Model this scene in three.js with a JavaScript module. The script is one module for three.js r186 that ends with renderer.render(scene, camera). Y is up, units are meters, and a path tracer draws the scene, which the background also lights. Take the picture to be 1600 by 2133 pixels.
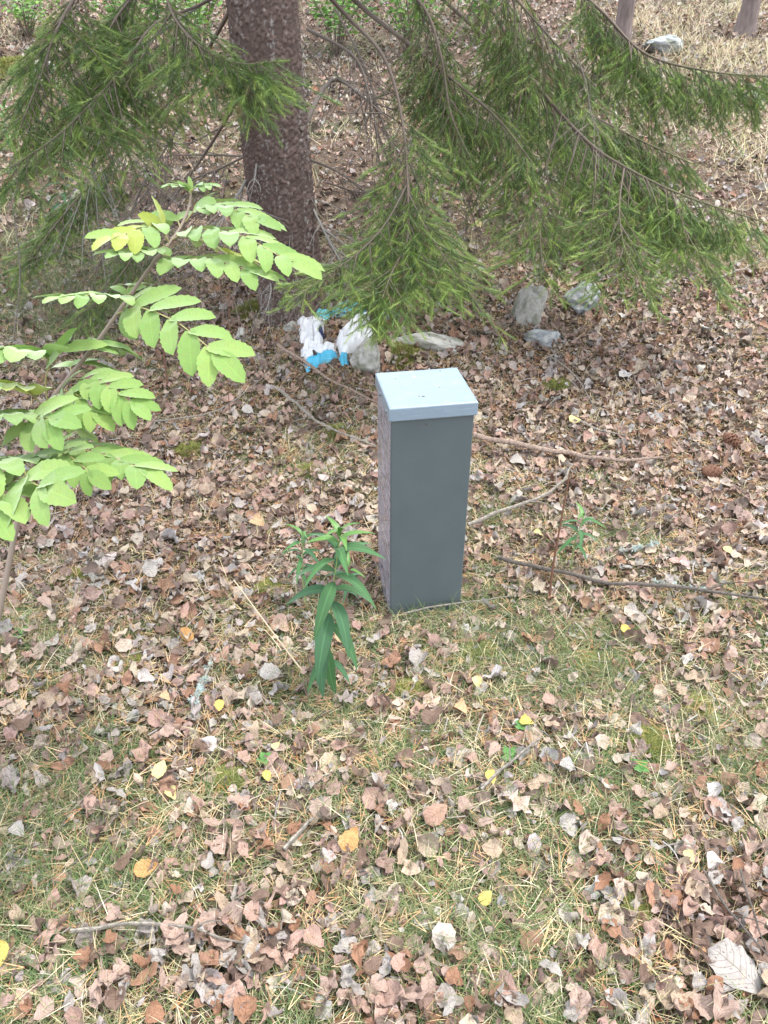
import * as THREE from 'three';
import { RoundedBoxGeometry } from 'three/addons/geometries/RoundedBoxGeometry.js';
import { mergeGeometries, mergeVertices } from 'three/addons/utils/BufferGeometryUtils.js';
import { ImprovedNoise } from 'three/addons/math/ImprovedNoise.js';

// ---------------------------------------------------------------- camera, sky, sun, exposure
const scene = new THREE.Scene();
const camera = new THREE.PerspectiveCamera(67.3, 768 / 1024, 0.05, 300);
const PITCH = THREE.MathUtils.degToRad(34), EYE = 1.5;
camera.position.set(0, EYE, 0);
camera.rotation.set(-PITCH, 0, 0);
scene.add(camera);

function makeSky() {                                    // bright, lightly veiled summer sky; the same all round
  const w = 64, h = 64, d = new Float32Array(w * h * 4);
  for (let j = 0; j < h; j++) {
    const s = Math.max(0, Math.sin(((j + 0.5) / h - 0.5) * Math.PI)), l = 0.55 + 0.75 * s;
    for (let i = 0; i < w; i++) d.set([l * 0.94, l * 1.0, l * 1.1, 1], (j * w + i) * 4);
  }
  const t = new THREE.DataTexture(d, w, h, THREE.RGBAFormat, THREE.FloatType);
  t.mapping = THREE.EquirectangularReflectionMapping; t.magFilter = THREE.LinearFilter; t.minFilter = THREE.LinearFilter;
  t.needsUpdate = true;
  return t;
}
const skyTexture = makeSky();
scene.background = skyTexture; scene.environment = skyTexture;

const sun = new THREE.DirectionalLight(new THREE.Color(1, 0.95, 0.87), 1.5);
sun.position.set(5, 11, -2.2); sun.target.position.set(0, 0, -2);
sun.castShadow = true; sun.shadow.radius = 24; sun.shadow.mapSize.set(2048, 2048);
Object.assign(sun.shadow.camera, { left: -9, right: 9, top: 9, bottom: -9, near: 0.5, far: 40 });
scene.add(sun, sun.target);

const renderer = new THREE.WebGLRenderer({ antialias: true });
renderer.setSize(768, 1024);
renderer.shadowMap.enabled = true; renderer.shadowMap.type = THREE.PCFSoftShadowMap;
renderer.toneMapping = THREE.LinearToneMapping; renderer.toneMappingExposure = 3.15;

// ---------------------------------------------------------------- helpers
function rng(seed) { let a = seed >>> 0; return () => { a = (a + 0x6D2B79F5) | 0; let t = Math.imul(a ^ (a >>> 15), 1 | a); t = (t + Math.imul(t ^ (t >>> 7), 61 | t)) ^ t; return ((t ^ (t >>> 14)) >>> 0) / 4294967296; }; }
const V = (x, y, z) => new THREE.Vector3(x, y, z);
const perlin = new ImprovedNoise();
const nz = (x, y, z = 0) => perlin.noise(x + 31.7, y + 17.3, z + 5.1);
const fbm = (x, y, z = 0) => nz(x, y, z) + 0.5 * nz(x * 2.1, y * 2.1, z * 2.1 + 3) + 0.25 * nz(x * 4.3, y * 4.3, z * 4.3 + 7);
const smooth = (a, b, x) => { const t = Math.min(1, Math.max(0, (x - a) / (b - a))); return t * t * (3 - 2 * t); };
const lerp = (a, b, t) => a + (b - a) * t;
const taken = new Map();
function numbered(name) { const n = taken.get(name) || 0; taken.set(name, n + 1); return n ? `${name}_${String(n).padStart(3, '0')}` : name; }
function tag(o, label, category, group, kind) { if (label) o.userData.label = label; if (category) o.userData.category = category; if (group) o.userData.group = group; if (kind) o.userData.kind = kind; return o; }
function group(name, pos, label, category, grp) { const g = new THREE.Group(); g.name = numbered(name); g.position.copy(pos); scene.add(g); return tag(g, label, category, grp); }
function part(name, geo, mat, parent) { const m = new THREE.Mesh(geo, mat); m.name = name; m.castShadow = m.receiveShadow = true; parent.add(m); return m; }
function solo(name, geo, mat, label, category, grp) { const m = part(numbered(name), geo, mat, scene); return tag(m, label, category, grp); }
function std(r, g, b, roughness = 0.85, extra = {}) { const m = new THREE.MeshStandardMaterial({ roughness, side: THREE.DoubleSide, ...extra }); m.color.setRGB(r, g, b); return m; }
function phys(r, g, b, roughness, extra = {}) { const m = new THREE.MeshPhysicalMaterial({ roughness, side: THREE.DoubleSide, ...extra }); m.color.setRGB(r, g, b); return m; }

// ground profile: level in the clearing, rising to a wooded slope behind the spruce
function height(x, z) {
  const d = -z;
  const t = Math.max(0, d - 1.7);
  let h = d < 1.7 ? 0 : 0.182 * (t - 1.3 * (1 - Math.exp(-t / 1.3)));
  h -= 0.05 * smooth(15, 40, d) * (d - 15);
  const bump = 0.05 * fbm(x * 0.7, z * 0.7, 1) * smooth(0, 3, Math.hypot(x, z)) + 0.022 * nz(x * 2.3, z * 2.3, 4) + 0.010 * nz(x * 6, z * 6, 8);
  return h + (bump + 0.006) * (1 - 0.95 * Math.exp(-((x - 0.1) ** 2 + (z + 1.7) ** 2) / 0.09)) - 0.006;
}
// where a sight line of the survey photograph meets the ground, and a point on that line at a given depth
const F = 1602, CP = Math.cos(PITCH), SP = Math.sin(PITCH);
function dirOf(px, py) { const a = (px - 800) / F, b = (1066 - py) / F; return V(a, b * CP - SP, -CP - b * SP); }
const at = (px, py, depth) => dirOf(px, py).multiplyScalar(depth).add(V(0, EYE, 0));
const above = (px, py, d) => { const v = dirOf(px, py); return v.multiplyScalar(d / -v.z).add(V(0, EYE, 0)); };
function spot(px, py, lift = 0) {
  const d = dirOf(px, py); let t = 0.3;
  for (let i = 0; i < 4000; i++) { const y = EYE + d.y * t, h = height(d.x * t, d.z * t); if (y <= h) break; t += Math.max(0.0015, (y - h) * 0.4); if (t > 80) break; }
  return V(d.x * t, height(d.x * t, d.z * t) + lift, d.z * t);
}
function tube(points, radii, radial = 6, steps = null, cap = true) {      // tapered tube along a smooth curve
  const c = points.length > 2 ? new THREE.CatmullRomCurve3(points, false, 'centripetal') : new THREE.LineCurve3(points[0], points[1]);
  const n = steps || Math.max(2, points.length * 3);
  const pos = [], idx = [], uv = []; let N = V(0.31, 0.2, 0.93), len = c.getLength();
  const R = t => { if (!Array.isArray(radii)) return radii; const f = t * (radii.length - 1), i = Math.min(radii.length - 2, Math.floor(f)); return lerp(radii[i], radii[i + 1], f - i); };
  for (let i = 0; i <= n; i++) {
    const t = i / n, p = c.getPoint(t), T = c.getTangent(t).normalize();
    N.addScaledVector(T, -N.dot(T)); if (N.lengthSq() < 1e-6) N.set(T.y, T.z, -T.x); N.normalize();
    const B = T.clone().cross(N), r = R(t);
    for (let k = 0; k < radial; k++) { const a = k / radial * Math.PI * 2; pos.push(p.x + r * (N.x * Math.cos(a) + B.x * Math.sin(a)), p.y + r * (N.y * Math.cos(a) + B.y * Math.sin(a)), p.z + r * (N.z * Math.cos(a) + B.z * Math.sin(a))); uv.push(k / radial * 2, t * len * 8); }
  }
  for (let i = 0; i < n; i++) for (let k = 0; k < radial; k++) { const a = i * radial + k, b = i * radial + (k + 1) % radial; idx.push(a, b, a + radial, b, b + radial, a + radial); }
  if (cap) for (const [row, flip] of [[0, 1], [n, 0]]) for (let k = 1; k < radial - 1; k++) { const a = row * radial; flip ? idx.push(a, a + k + 1, a + k) : idx.push(a, a + k, a + k + 1); }
  const g = new THREE.BufferGeometry();
  g.setAttribute('position', new THREE.Float32BufferAttribute(pos, 3)); g.setAttribute('uv', new THREE.Float32BufferAttribute(uv, 2)); g.setIndex(idx); g.computeVertexNormals();
  return g;
}
class Copies {                                          // collects matrices and colours for one InstancedMesh
  constructor(geo, mat) { this.geo = geo; this.mat = mat; this.m = []; this.c = []; }
  add(p, q, s, color) { this.m.push(new THREE.Matrix4().compose(p, q, s)); this.c.push(color); }
  build(name, parent = scene) {
    const im = new THREE.InstancedMesh(this.geo, this.mat, this.m.length); im.name = name; im.castShadow = im.receiveShadow = true;
    this.m.forEach((m, i) => { im.setMatrixAt(i, m); if (this.c[i]) im.setColorAt(i, this.c[i]); });
    im.userData.kind = 'stuff'; parent.add(im); return im;
  }
}
function noiseTexture(size, fn, srgb = true) {
  const d = new Uint8Array(size * size * 4);
  for (let j = 0; j < size; j++) for (let i = 0; i < size; i++) { const c = fn(i / size, j / size); d.set([c[0], c[1], c[2], 255], (j * size + i) * 4); }
  const t = new THREE.DataTexture(d, size, size); t.wrapS = t.wrapT = THREE.RepeatWrapping; t.magFilter = THREE.LinearFilter; t.minFilter = THREE.LinearMipmapLinearFilter; t.generateMipmaps = true;
  if (srgb) t.colorSpace = THREE.SRGBColorSpace; t.needsUpdate = true; return t;
}
const C = (r, g, b) => new THREE.Color().setRGB(r, g, b);
const pick = (R, a) => a[Math.floor(R() * a.length)];
function vary(R, c, v = 0.18) { const k = 1 + (R() * 2 - 1) * v; return C(c[0] * k * (1 + (R() - 0.5) * 0.12), c[1] * k, c[2] * k * (1 + (R() - 0.5) * 0.12)); }
function groundNormal(x, z, e = 0.03) { return V(height(x - e, z) - height(x + e, z), 2 * e, height(x, z - e) - height(x, z + e)).normalize(); }
const UPV = V(0, 1, 0);

// ---------------------------------------------------------------- ground
{
  const xs = [], zs = [];
  for (let x = 0; x < 3; x += 0.03) xs.push(x);
  for (let x = 3, s = 0.05; x < 45; x += s, s *= 1.05) xs.push(x);
  const X = [...xs.slice(1).reverse().map(v => -v), ...xs];
  for (let d = -1; d < 5; d += 0.03) zs.push(-d);
  for (let d = 5, s = 0.04; d < 70; d += s, s *= 1.045) zs.push(-d);
  for (let d = -1.1, s = 0.15; d > -8; d -= s, s *= 1.3) zs.unshift(-d);
  const pos = [], uv = [], idx = [], col = [];
  for (const z of zs) for (const x of X) {
    pos.push(x, height(x, z), z); uv.push(x, z);
    const m = smooth(0.05, 0.45, fbm(x * 1.7, z * 1.7, 21));
    col.push(lerp(1, 0.72, m), lerp(1, 0.95, m), lerp(1, 0.6, m));
  }
  const w = X.length;
  for (let j = 0; j < zs.length - 1; j++) for (let i = 0; i < w - 1; i++) { const a = j * w + i; idx.push(a, a + 1, a + w, a + 1, a + w + 1, a + w); }
  const g = new THREE.BufferGeometry(); g.setAttribute('position', new THREE.Float32BufferAttribute(pos, 3)); g.setAttribute('uv', new THREE.Float32BufferAttribute(uv, 2)); g.setAttribute('color', new THREE.Float32BufferAttribute(col, 3)); g.setIndex(idx); g.computeVertexNormals();
  const R = rng(3);
  const N = 1024, buf = new Float32Array(N * N * 3), base = [[0.30, 0.22, 0.17], [0.40, 0.31, 0.25], [0.22, 0.17, 0.14]];
  for (let i = 0; i < N * N; i++) { const v = 0.75 + R() * 0.4; buf.set(base[1].map(c => c * v * 0.8), i * 3); }
  for (let k = 0; k < 26000; k++) {                     // crumbs, needles and bits of leaf trodden into the soil
    const cx = R() * N, cy = R() * N, a = R() * 6.28, L = 4 + R() * R() * 40, wd = R() < 0.7 ? 1 : 2 + R() * 5, v = 0.6 + R() * 0.9;
    const c = pick(R, [[0.45, 0.33, 0.27], [0.52, 0.40, 0.31], [0.30, 0.21, 0.16], [0.55, 0.47, 0.40], [0.42, 0.26, 0.15], [0.38, 0.37, 0.22]]).map(q => q * v);
    for (let s = 0; s < L; s++) for (let u = -wd / 2; u < wd / 2; u++) { const x = ((cx + Math.cos(a) * s - Math.sin(a) * u) | 0) & 1023, y = ((cy + Math.sin(a) * s + Math.cos(a) * u) | 0) & 1023; buf.set(c, (y * N + x) * 3); }
  }
  const t = noiseTexture(N, (u, v) => { const k = (Math.round(v * N) * N + Math.round(u * N)) * 3; return [buf[k] * 255, buf[k + 1] * 255, buf[k + 2] * 255].map(q => Math.min(255, q)); });
  const tb = t.clone(); tb.colorSpace = THREE.NoColorSpace; tb.needsUpdate = true;
  const mat = std(0.72, 0.77, 0.80, 0.95, { map: t, bumpMap: tb, bumpScale: 0.012, vertexColors: true });
  const m = part('ground', g, mat, scene); tag(m, 'forest floor of brown soil and crumbled litter rising to a slope', 'ground', null, 'structure');
}

// ---------------------------------------------------------------- where grass, straw and leaves lie thickest
const grassSpots = [[60, 1900, 0.2, 1.0], [20, 1720, 0.12, 0.5], [250, 1530, 0.12, 0.9], [90, 1310, 0.15, 0.6], [420, 1300, 0.14, 0.6], [690, 1440, 0.1, 0.7], [1000, 1350, 0.2, 0.9], [880, 1290, 0.07, 0.6], [1250, 1340, 0.18, 0.5], [1330, 1130, 0.12, 1.0], [1240, 1010, 0.07, 1.0], [1030, 1070, 0.09, 1.0], [640, 960, 0.2, 0.5], [1570, 1580, 0.13, 1.0], [1200, 1720, 0.16, 0.7], [930, 1930, 0.12, 0.6], [1150, 2060, 0.14, 0.6], [350, 1850, 0.12, 0.5], [860, 1530, 0.14, 0.5], [480, 1430, 0.1, 0.4], [60, 560, 0.55, 1.3], [150, 640, 0.4, 1.0], [190, 430, 0.5, 0.9], [1250, 1420, 0.12, 0.5], [640, 2050, 0.1, 0.4], [1560, 1350, 0.1, 0.5], [1540, 720, 0.3, 0.4], [1300, 720, 0.2, 0.4], [1090, 660, 0.12, 0.4]].map(([x, y, r, a]) => [spot(x, y), r, a]);
const leafSpots = [[350, 1130, 0.4, 1], [560, 1150, 0.25, 0.8], [1300, 850, 0.5, 1], [1400, 780, 0.5, 1], [900, 2060, 0.12, 0.7], [500, 1960, 0.15, 0.5], [1480, 1880, 0.14, 0.8], [240, 1020, 0.3, 0.8], [1550, 1050, 0.2, 0.9], [1130, 880, 0.3, 0.6], [700, 1750, 0.1, 0.5], [1480, 1100, 0.25, 0.7], [850, 1750, 0.1, 0.4], [300, 1420, 0.08, 0.6]].map(([x, y, r, a]) => [spot(x, y), r, a]);
const field = (list, x, z) => { let s = 0; for (const [p, r, a] of list) { const d2 = ((x - p.x) ** 2 + (z - p.z) ** 2) / (r * r); if (d2 < 6) s += a * Math.exp(-d2); } return s; };
const leafiness = (x, z) => field(leafSpots, x, z);
function grassiness(x, z) { const d = -z; return (0.38 + 0.55 * fbm(x * 2.1, z * 2.1, 40)) * lerp(1, 0.45, smooth(1.5, 2.2, d)) + field(grassSpots, x, z) - 0.55 * leafiness(x, z); }
const view = (x, z, margin) => Math.abs(x) < -z * 0.56 + margin;
const post = { x: 0.018, z: -1.68, w: 0.209, d: 0.2, h: 0.672, yaw: 0.17 };
function inPost(x, z, m = 0.004) { const dx = x - post.x, dz = z - post.z, c = Math.cos(post.yaw), s = Math.sin(post.yaw), u = dx * c - dz * s, v = -(dx * s + dz * c); return u > -m && u < post.w + m && v > -m && v < post.d + m; }

// ---------------------------------------------------------------- fallen leaves
function leafTexture(seed) {                           // blotches, specks and veins of a dead leaf
  const cv = document.createElement('canvas'); cv.width = cv.height = 128; const c = cv.getContext('2d'), R = rng(seed);
  c.fillStyle = 'rgb(206,202,198)'; c.fillRect(0, 0, 128, 128);
  for (let i = 0; i < 260; i++) { const v = 150 + R() * 105 | 0; c.fillStyle = `rgba(${v},${v - 8 + R() * 10 | 0},${v - 18 + R() * 18 | 0},${0.10 + R() * 0.22})`; c.beginPath(); c.arc(R() * 128, R() * 128, 1 + R() * R() * 15, 0, 7); c.fill(); }
  for (let i = 0; i < 60; i++) { c.fillStyle = `rgba(70,50,40,${0.15 + R() * 0.35})`; c.beginPath(); c.arc(R() * 128, R() * 128, 0.6 + R() * 2.2, 0, 7); c.fill(); }
  c.strokeStyle = 'rgba(110,85,70,0.55)'; c.lineWidth = 2.4; c.beginPath(); c.moveTo(64, 0); c.lineTo(64, 128); c.stroke();
  c.lineWidth = 1.3; for (let k = 0; k < 7; k++) for (const s of [-1, 1]) { const y = 8 + k * 16; c.beginPath(); c.moveTo(64, y); c.quadraticCurveTo(64 + s * 30, y + 12, 64 + s * 62, y + 34); c.stroke(); }
  const t = new THREE.CanvasTexture(cv); t.colorSpace = THREE.SRGBColorSpace; return t;
}
const leafMap = leafTexture(5), leafMap2 = leafTexture(9), leafBump = leafMap.clone(); leafBump.colorSpace = THREE.NoColorSpace;
function leafGeo(seed, { curl = 0.6, fold = 0.3, wide = 0.78, nu = 8, nv = 4, crumple = 0.10, torn = 0.1 } = {}) {   // unit length along +z, lies in x-z
  const R = rng(seed), pos = [], uv = [], idx = [], b1 = (R() - 0.5) * 2 * curl, b2 = (R() - 0.5) * 2 * curl, tw = (R() - 0.5) * 1.2 * curl, o = R() * 90;
  for (let i = 0; i <= nu; i++) {
    const u = i / nu, w = wide * 0.5 * Math.pow(Math.sin(Math.PI * Math.pow(u * 0.97 + 0.015, 0.68)), 0.85) * (i === 0 || i === nu ? 0.3 : 1) * (1 - torn * 0.9 * smooth(0.15, 0.5, nz(u * 2.3 + o, o * 1.7, 3)));
    for (let j = 0; j <= nv; j++) {
      const v = j / nv * 2 - 1, edge = Math.abs(v) > 0.9, jag = edge ? 0.93 + 0.14 * (i % 2) - R() * (0.06 + torn * 0.35) : 1;
      let x = v * w * jag, z = u - 0.5 + (edge ? (R() - 0.5) * 0.04 : 0);
      let y = b1 * (z * z) * 1.2 + b2 * x * x * 2.6 + fold * Math.abs(x) * (R() < 2 ? 0.6 : 0) + tw * x * z * 1.5 + crumple * nz(x * 4 + o, z * 4, o);
      pos.push(x, y, z); uv.push(v * 0.5 + 0.5, u);
    }
  }
  for (let i = 0; i < nu; i++) for (let j = 0; j < nv; j++) { const a = i * (nv + 1) + j; idx.push(a, a + nv + 1, a + 1, a + 1, a + nv + 1, a + nv + 2); }
  const g = new THREE.BufferGeometry(); g.setAttribute('position', new THREE.Float32BufferAttribute(pos, 3)); g.setAttribute('uv', new THREE.Float32BufferAttribute(uv, 2)); g.setIndex(idx); g.computeVertexNormals(); return g;
}
const leafGeos = []; for (let k = 0; k < 20; k++) leafGeos.push(leafGeo(100 + k, { curl: 0.35 + 1.5 * (k % 5) / 4, fold: (k % 3) * 0.5, wide: [0.7, 0.82, 0.95, 0.55, 0.4][k % 5], crumple: 0.16 + 0.12 * (k % 4), torn: k % 3 === 1 ? 0.5 : 0.15 }));
// leaf tones (linear): pink-brown, tan, grey, rust, dark
const tones = [[0.46, 0.32, 0.275], [0.50, 0.37, 0.31], [0.54, 0.44, 0.36], [0.45, 0.41, 0.395], [0.54, 0.505, 0.49], [0.36, 0.21, 0.14], [0.21, 0.15, 0.125], [0.43, 0.29, 0.245], [0.58, 0.49, 0.405], [0.29, 0.205, 0.17]];
function lay(R, x, z, size, tilt = 0.35, lift = 0.008) {
  const n = groundNormal(x, z); n.x += (R() - 0.5) * 2 * tilt; n.z += (R() - 0.5) * 2 * tilt; n.normalize();
  const q = new THREE.Quaternion().setFromUnitVectors(UPV, n).multiply(new THREE.Quaternion().setFromAxisAngle(UPV, R() * 6.283));
  return [V(x, height(x, z) + lift, z), q, V(size, size, size)];
}
{
  const R = rng(77), mat = std(1, 1, 1, 0.8, { map: leafMap, bumpMap: leafBump, bumpScale: 0.0012 }), sets = leafGeos.map(g => new Copies(g, mat));
  const put = (x, z, far) => {
    if (inPost(x, z, 0.01)) return;
    const size = (0.021 + 0.042 * Math.pow(R(), 1.6)) * (far ? 1.25 : 1), steep = R() < 0.3;
    const [p, q, s] = lay(R, x, z, size, steep ? 1.3 : 0.55, 0.004 + R() * 0.020 + (steep ? 0.006 : 0));
    pick(R, sets).add(p, q, s, vary(R, pick(R, tones), 0.22));
  };
  for (let d = 0.1; d < 4.2; d += 0.026) for (let x = -d * 0.56 - 1.5; x < d * 0.56 + 1.5; x += 0.026) {
    if ((d < 0.5 || !view(x, -d, 0.45)) && R() < 0.45) continue;
    const xx = x + (R() - 0.5) * 0.05, z = -d + (R() - 0.5) * 0.05, g = grassiness(xx, z), l = leafiness(xx, z);
    if (R() < 0.86 - 0.42 * Math.min(1, Math.max(0, g)) + 0.3 * l) put(xx, z, false);
  }
  for (let k = 0; k < 9000; k++) { const d = 0.6 + 3.2 * Math.pow(R(), 0.75), x = (R() * 2 - 1) * (d * 0.56 + 0.3), z = -d; if (inPost(x, z, 0.01)) continue; const [p, q, s] = lay(R, x, z, 0.010 + 0.014 * R(), 0.9, 0.004 + R() * 0.02); pick(R, sets).add(p, q, s, vary(R, pick(R, tones), 0.3)); }
  for (let d = 4.2; d < 14; d += 0.06) for (let x = -d * 0.54 - 3; x < d * 0.54 + 3; x += 0.06) if (R() < (view(x, -d, 0.5) ? 0.95 : 0.5)) put(x + (R() - 0.5) * 0.1, -d + (R() - 0.5) * 0.1, true);
  const total = sets.reduce((n, s) => n + s.m.length, 0); console.log('litter leaves', total);
  const g = new THREE.Group(); g.name = 'leaf_litter'; scene.add(g); tag(g, 'carpet of small dry brown and grey leaves covering the ground', 'leaf litter', null, 'stuff');
  sets.forEach(s => s.build('leaf', g));
}

// ---------------------------------------------------------------- grass, straw, needles, moss
function bladeTuft(seed, n, len, wid, lean, spread, droop) {
  const R = rng(seed), pos = [], idx = [];
  for (let b = 0; b < n; b++) {
    const a = R() * 6.283, L = len * (0.45 + R() * 0.75), w = wid * (0.6 + R() * 0.7), ox = (R() - 0.5) * spread, oz = (R() - 0.5) * spread, th0 = lean * (0.3 + R() * 0.9), sw = (R() - 0.5) * 1.2, base = pos.length / 3;
    let x = ox, y = -0.004, z = oz, th = th0, az = a;
    for (let k = 0; k <= 3; k++) {
      const ww = w * (k === 3 ? 0.08 : 1 - k * 0.22);
      const px = -Math.sin(az), pz = Math.cos(az);
      pos.push(x - px * ww / 2, y, z - pz * ww / 2, x + px * ww / 2, y, z + pz * ww / 2);
      const s = L / 3; x += Math.sin(th) * Math.cos(az) * s; z += Math.sin(th) * Math.sin(az) * s; y += Math.cos(th) * s; th = Math.min(th + droop * (0.4 + R() * 0.8), 1.9); az += sw * 0.4;
    }
    for (let k = 0; k < 3; k++) { const q = base + k * 2; idx.push(q, q + 1, q + 2, q + 1, q + 3, q + 2); }
  }
  for (let i = 1; i < pos.length; i += 3) if (pos[i] < -0.004) pos[i] = -0.004 + 0.2 * (pos[i] + 0.004);
  const g = new THREE.BufferGeometry(); g.setAttribute('position', new THREE.Float32BufferAttribute(pos, 3)); g.setIndex(idx); g.computeVertexNormals(); return g;
}
const grassMat = phys(1, 1, 1, 1, { transmission: 0.25, thickness: 0 }), strawMat = std(1, 1, 1, 0.8);
{
  const R = rng(11);
  const green = [0, 1, 2, 3].map(k => new Copies(bladeTuft(200 + k, 11, 0.075, 0.0017, 0.9, 0.04, 0.38), grassMat));
  const straw = [0, 1, 2, 3].map(k => new Copies(bladeTuft(300 + k, 9, 0.085, 0.0014, 1.35, 0.06, 0.22), strawMat));
  const gt = [[0.085, 0.145, 0.035], [0.105, 0.165, 0.045], [0.14, 0.18, 0.06], [0.07, 0.12, 0.04], [0.19, 0.21, 0.09]], st = [[0.46, 0.38, 0.23], [0.54, 0.46, 0.30], [0.38, 0.29, 0.16], [0.58, 0.51, 0.36], [0.34, 0.33, 0.16]];
  const up = (x, z, s, sy) => [V(x, height(x, z), z), new THREE.Quaternion().setFromUnitVectors(UPV, groundNormal(x, z)).multiply(new THREE.Quaternion().setFromAxisAngle(UPV, R() * 6.283)), V(s, sy, s)];
  for (let d = 0.1; d < 4.6; d += 0.03) for (let x = -d * 0.56 - 1.4; x < d * 0.56 + 1.4; x += 0.03) {
    if ((d < 0.5 || !view(x, -d, 0.45)) && R() < 0.5) continue;
    const xx = x + (R() - 0.5) * 0.06, z = -d + (R() - 0.5) * 0.06; if (inPost(xx, z)) continue;
    const g = grassiness(xx, z), far = smooth(2.5, 4, d), keep = lerp(1, 0.55, far);
    for (let rep = 0; rep < 2; rep++) if (R() < (g * 0.82 + 0.01) * keep) pick(R, green).add(...up(xx, z, 0.7 + R() * 0.6, (0.45 + R() * 0.75) * (0.6 + 0.5 * Math.min(1.3, Math.max(0, g)))), vary(R, pick(R, gt), 0.25));
    for (let rep = 0; rep < 2; rep++) if (R() < (0.24 + 0.36 * Math.max(0, g) + 0.3 * Math.max(0, nz(xx * 3, z * 3, 90))) * keep) pick(R, straw).add(...up(xx, z, 0.7 + R() * 0.7, 0.35 + R() * 0.5), vary(R, pick(R, st), 0.2));
  }
  // pale bunch grass and fresh tufts higher up the slope
  for (let k = 0; k < 3600; k++) { const d = 4.4 + R() * 9, x = (R() * 2 - 1) * (d * 0.54 + 1.5), z = -d, right = smooth(0.5, 3, x); const clump = nz(x * 1.3, z * 1.3, 60) + 0.35 * right; if (clump > 0.05) pick(R, straw).add(...up(x, z, 1.6 + R() * 1.4, 1.2 + R() * 1.8), vary(R, pick(R, st), 0.2)); }
  for (let k = 0; k < 2200; k++) { const d = 4.4 + R() * 8, x = (R() * 2 - 1) * (d * 0.54 + 0.5), z = -d; if (nz(x * 1.1, z * 1.1, 70) - 0.2 * smooth(0, 2, x) > 0.02) pick(R, green).add(...up(x, z, 1.2 + R(), 1.0 + R() * 1.4), vary(R, pick(R, gt), 0.25)); }
  for (const [px, py, n, r] of [[1380, 55, 60, 0.4], [1440, 95, 60, 0.4], [1500, 130, 50, 0.35], [1350, 30, 50, 0.4], [1570, 110, 60, 0.4], [1420, 150, 40, 0.3], [1590, 30, 50, 0.4], [1480, 30, 60, 0.45], [1560, 320, 40, 0.25], [1500, 260, 30, 0.25], [60, 60, 30, 0.4], [1330, 200, 30, 0.3]]) { const p = spot(px, py); for (let k = 0; k < n; k++) { const a = R() * 6.28, q = r * Math.sqrt(R()), x = p.x + Math.cos(a) * q, z = p.z + Math.sin(a) * q; pick(R, straw).add(...up(x, z, 1.8 + R() * 1.5, 1.5 + R() * 2), vary(R, pick(R, st), 0.2)); } }
  // long blades against the foot of the post
  const long = new Copies(bladeTuft(401, 6, 0.15, 0.0016, 0.5, 0.05, 0.42), grassMat);
  for (const [u, s] of [[0.01, 0.8], [0.05, 0.6], [0.10, 1.0], [0.15, 0.8], [0.19, 0.9], [0.22, 0.6], [-0.01, 0.6]]) { const x = post.x + u * Math.cos(post.yaw) + 0.02 * Math.sin(post.yaw), z = post.z - u * Math.sin(post.yaw) + 0.025; long.add(...up(x, z, s, s), vary(R, gt[1], 0.2)); }
  const G = new THREE.Group(); G.name = 'grass'; scene.add(G); tag(G, 'thin fresh green grass growing in loose patches through the litter', 'grass', null, 'stuff');
  green.forEach(c => c.build('tuft', G)); long.build('tuft', G);
  const S = new THREE.Group(); S.name = 'dry_grass'; scene.add(S); tag(S, 'pale matted dead grass lying over the leaves', 'dry grass', null, 'stuff');
  straw.forEach(c => c.build('tuft', S));
  console.log('grass', green.reduce((n, s) => n + s.m.length, 0), 'straw', straw.reduce((n, s) => n + s.m.length, 0));
}
{ // fallen pine needles in pairs, and crumbs of twig
  const R = rng(21), pos = [], idx = [];
  for (const s of [-1, 1]) for (let k = 0; k < 1; k++) { const b = pos.length / 3; pos.push(-0.0006, 0, 0, 0.0006, 0, 0, s * 0.004 + 0.0005, 0.002, 0.024, s * 0.004 - 0.0005, 0.002, 0.024, s * 0.009, 0.001, 0.046); idx.push(b, b + 1, b + 2, b, b + 2, b + 3, b + 3, b + 2, b + 4); }
  const g = new THREE.BufferGeometry(); g.setAttribute('position', new THREE.Float32BufferAttribute(pos, 3)); g.setIndex(idx); g.computeVertexNormals();
  const c = new Copies(g, std(1, 1, 1, 0.7)), twig = new Copies(tube([V(0, 0, -0.5), V(0.05, 0.03, 0), V(-0.02, 0, 0.5)], [0.02, 0.014], 4, 3), std(1, 1, 1, 0.9));
  const nt = [[0.36, 0.19, 0.08], [0.44, 0.27, 0.13], [0.28, 0.15, 0.08], [0.50, 0.36, 0.20]];
  for (let k = 0; k < 17000; k++) { const d = 0.6 + 4.2 * Math.pow(R(), 0.75), x = (R() * 2 - 1) * (d * 0.56 + 0.3), z = -d; if (inPost(x, z)) continue; const [p, q, s] = lay(R, x, z, 0.7 + R() * 0.8, 0.35, 0.008 + R() * 0.016); c.add(p, q, s, vary(R, pick(R, nt), 0.25)); }
  for (let k = 0; k < 1500; k++) { const d = 0.6 + 5 * Math.pow(R(), 0.7), x = (R() * 2 - 1) * (d * 0.56 + 0.3), z = -d; if (inPost(x, z, 0.03)) continue; const L = 0.03 + R() * 0.09, [p, q] = lay(R, x, z, 1, 0.3, 0.012 + R() * 0.008); twig.add(p, q, V(0.09, 0.09, L), vary(R, pick(R, [[0.16, 0.12, 0.10], [0.27, 0.22, 0.19], [0.33, 0.30, 0.28]]), 0.25)); }
  const G = new THREE.Group(); G.name = 'needle_litter'; scene.add(G); tag(G, 'orange brown fallen needles and crumbs of twig scattered over the floor', 'needle litter', null, 'stuff');
  c.build('needle', G); twig.build('twig_crumb', G);
}
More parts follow.
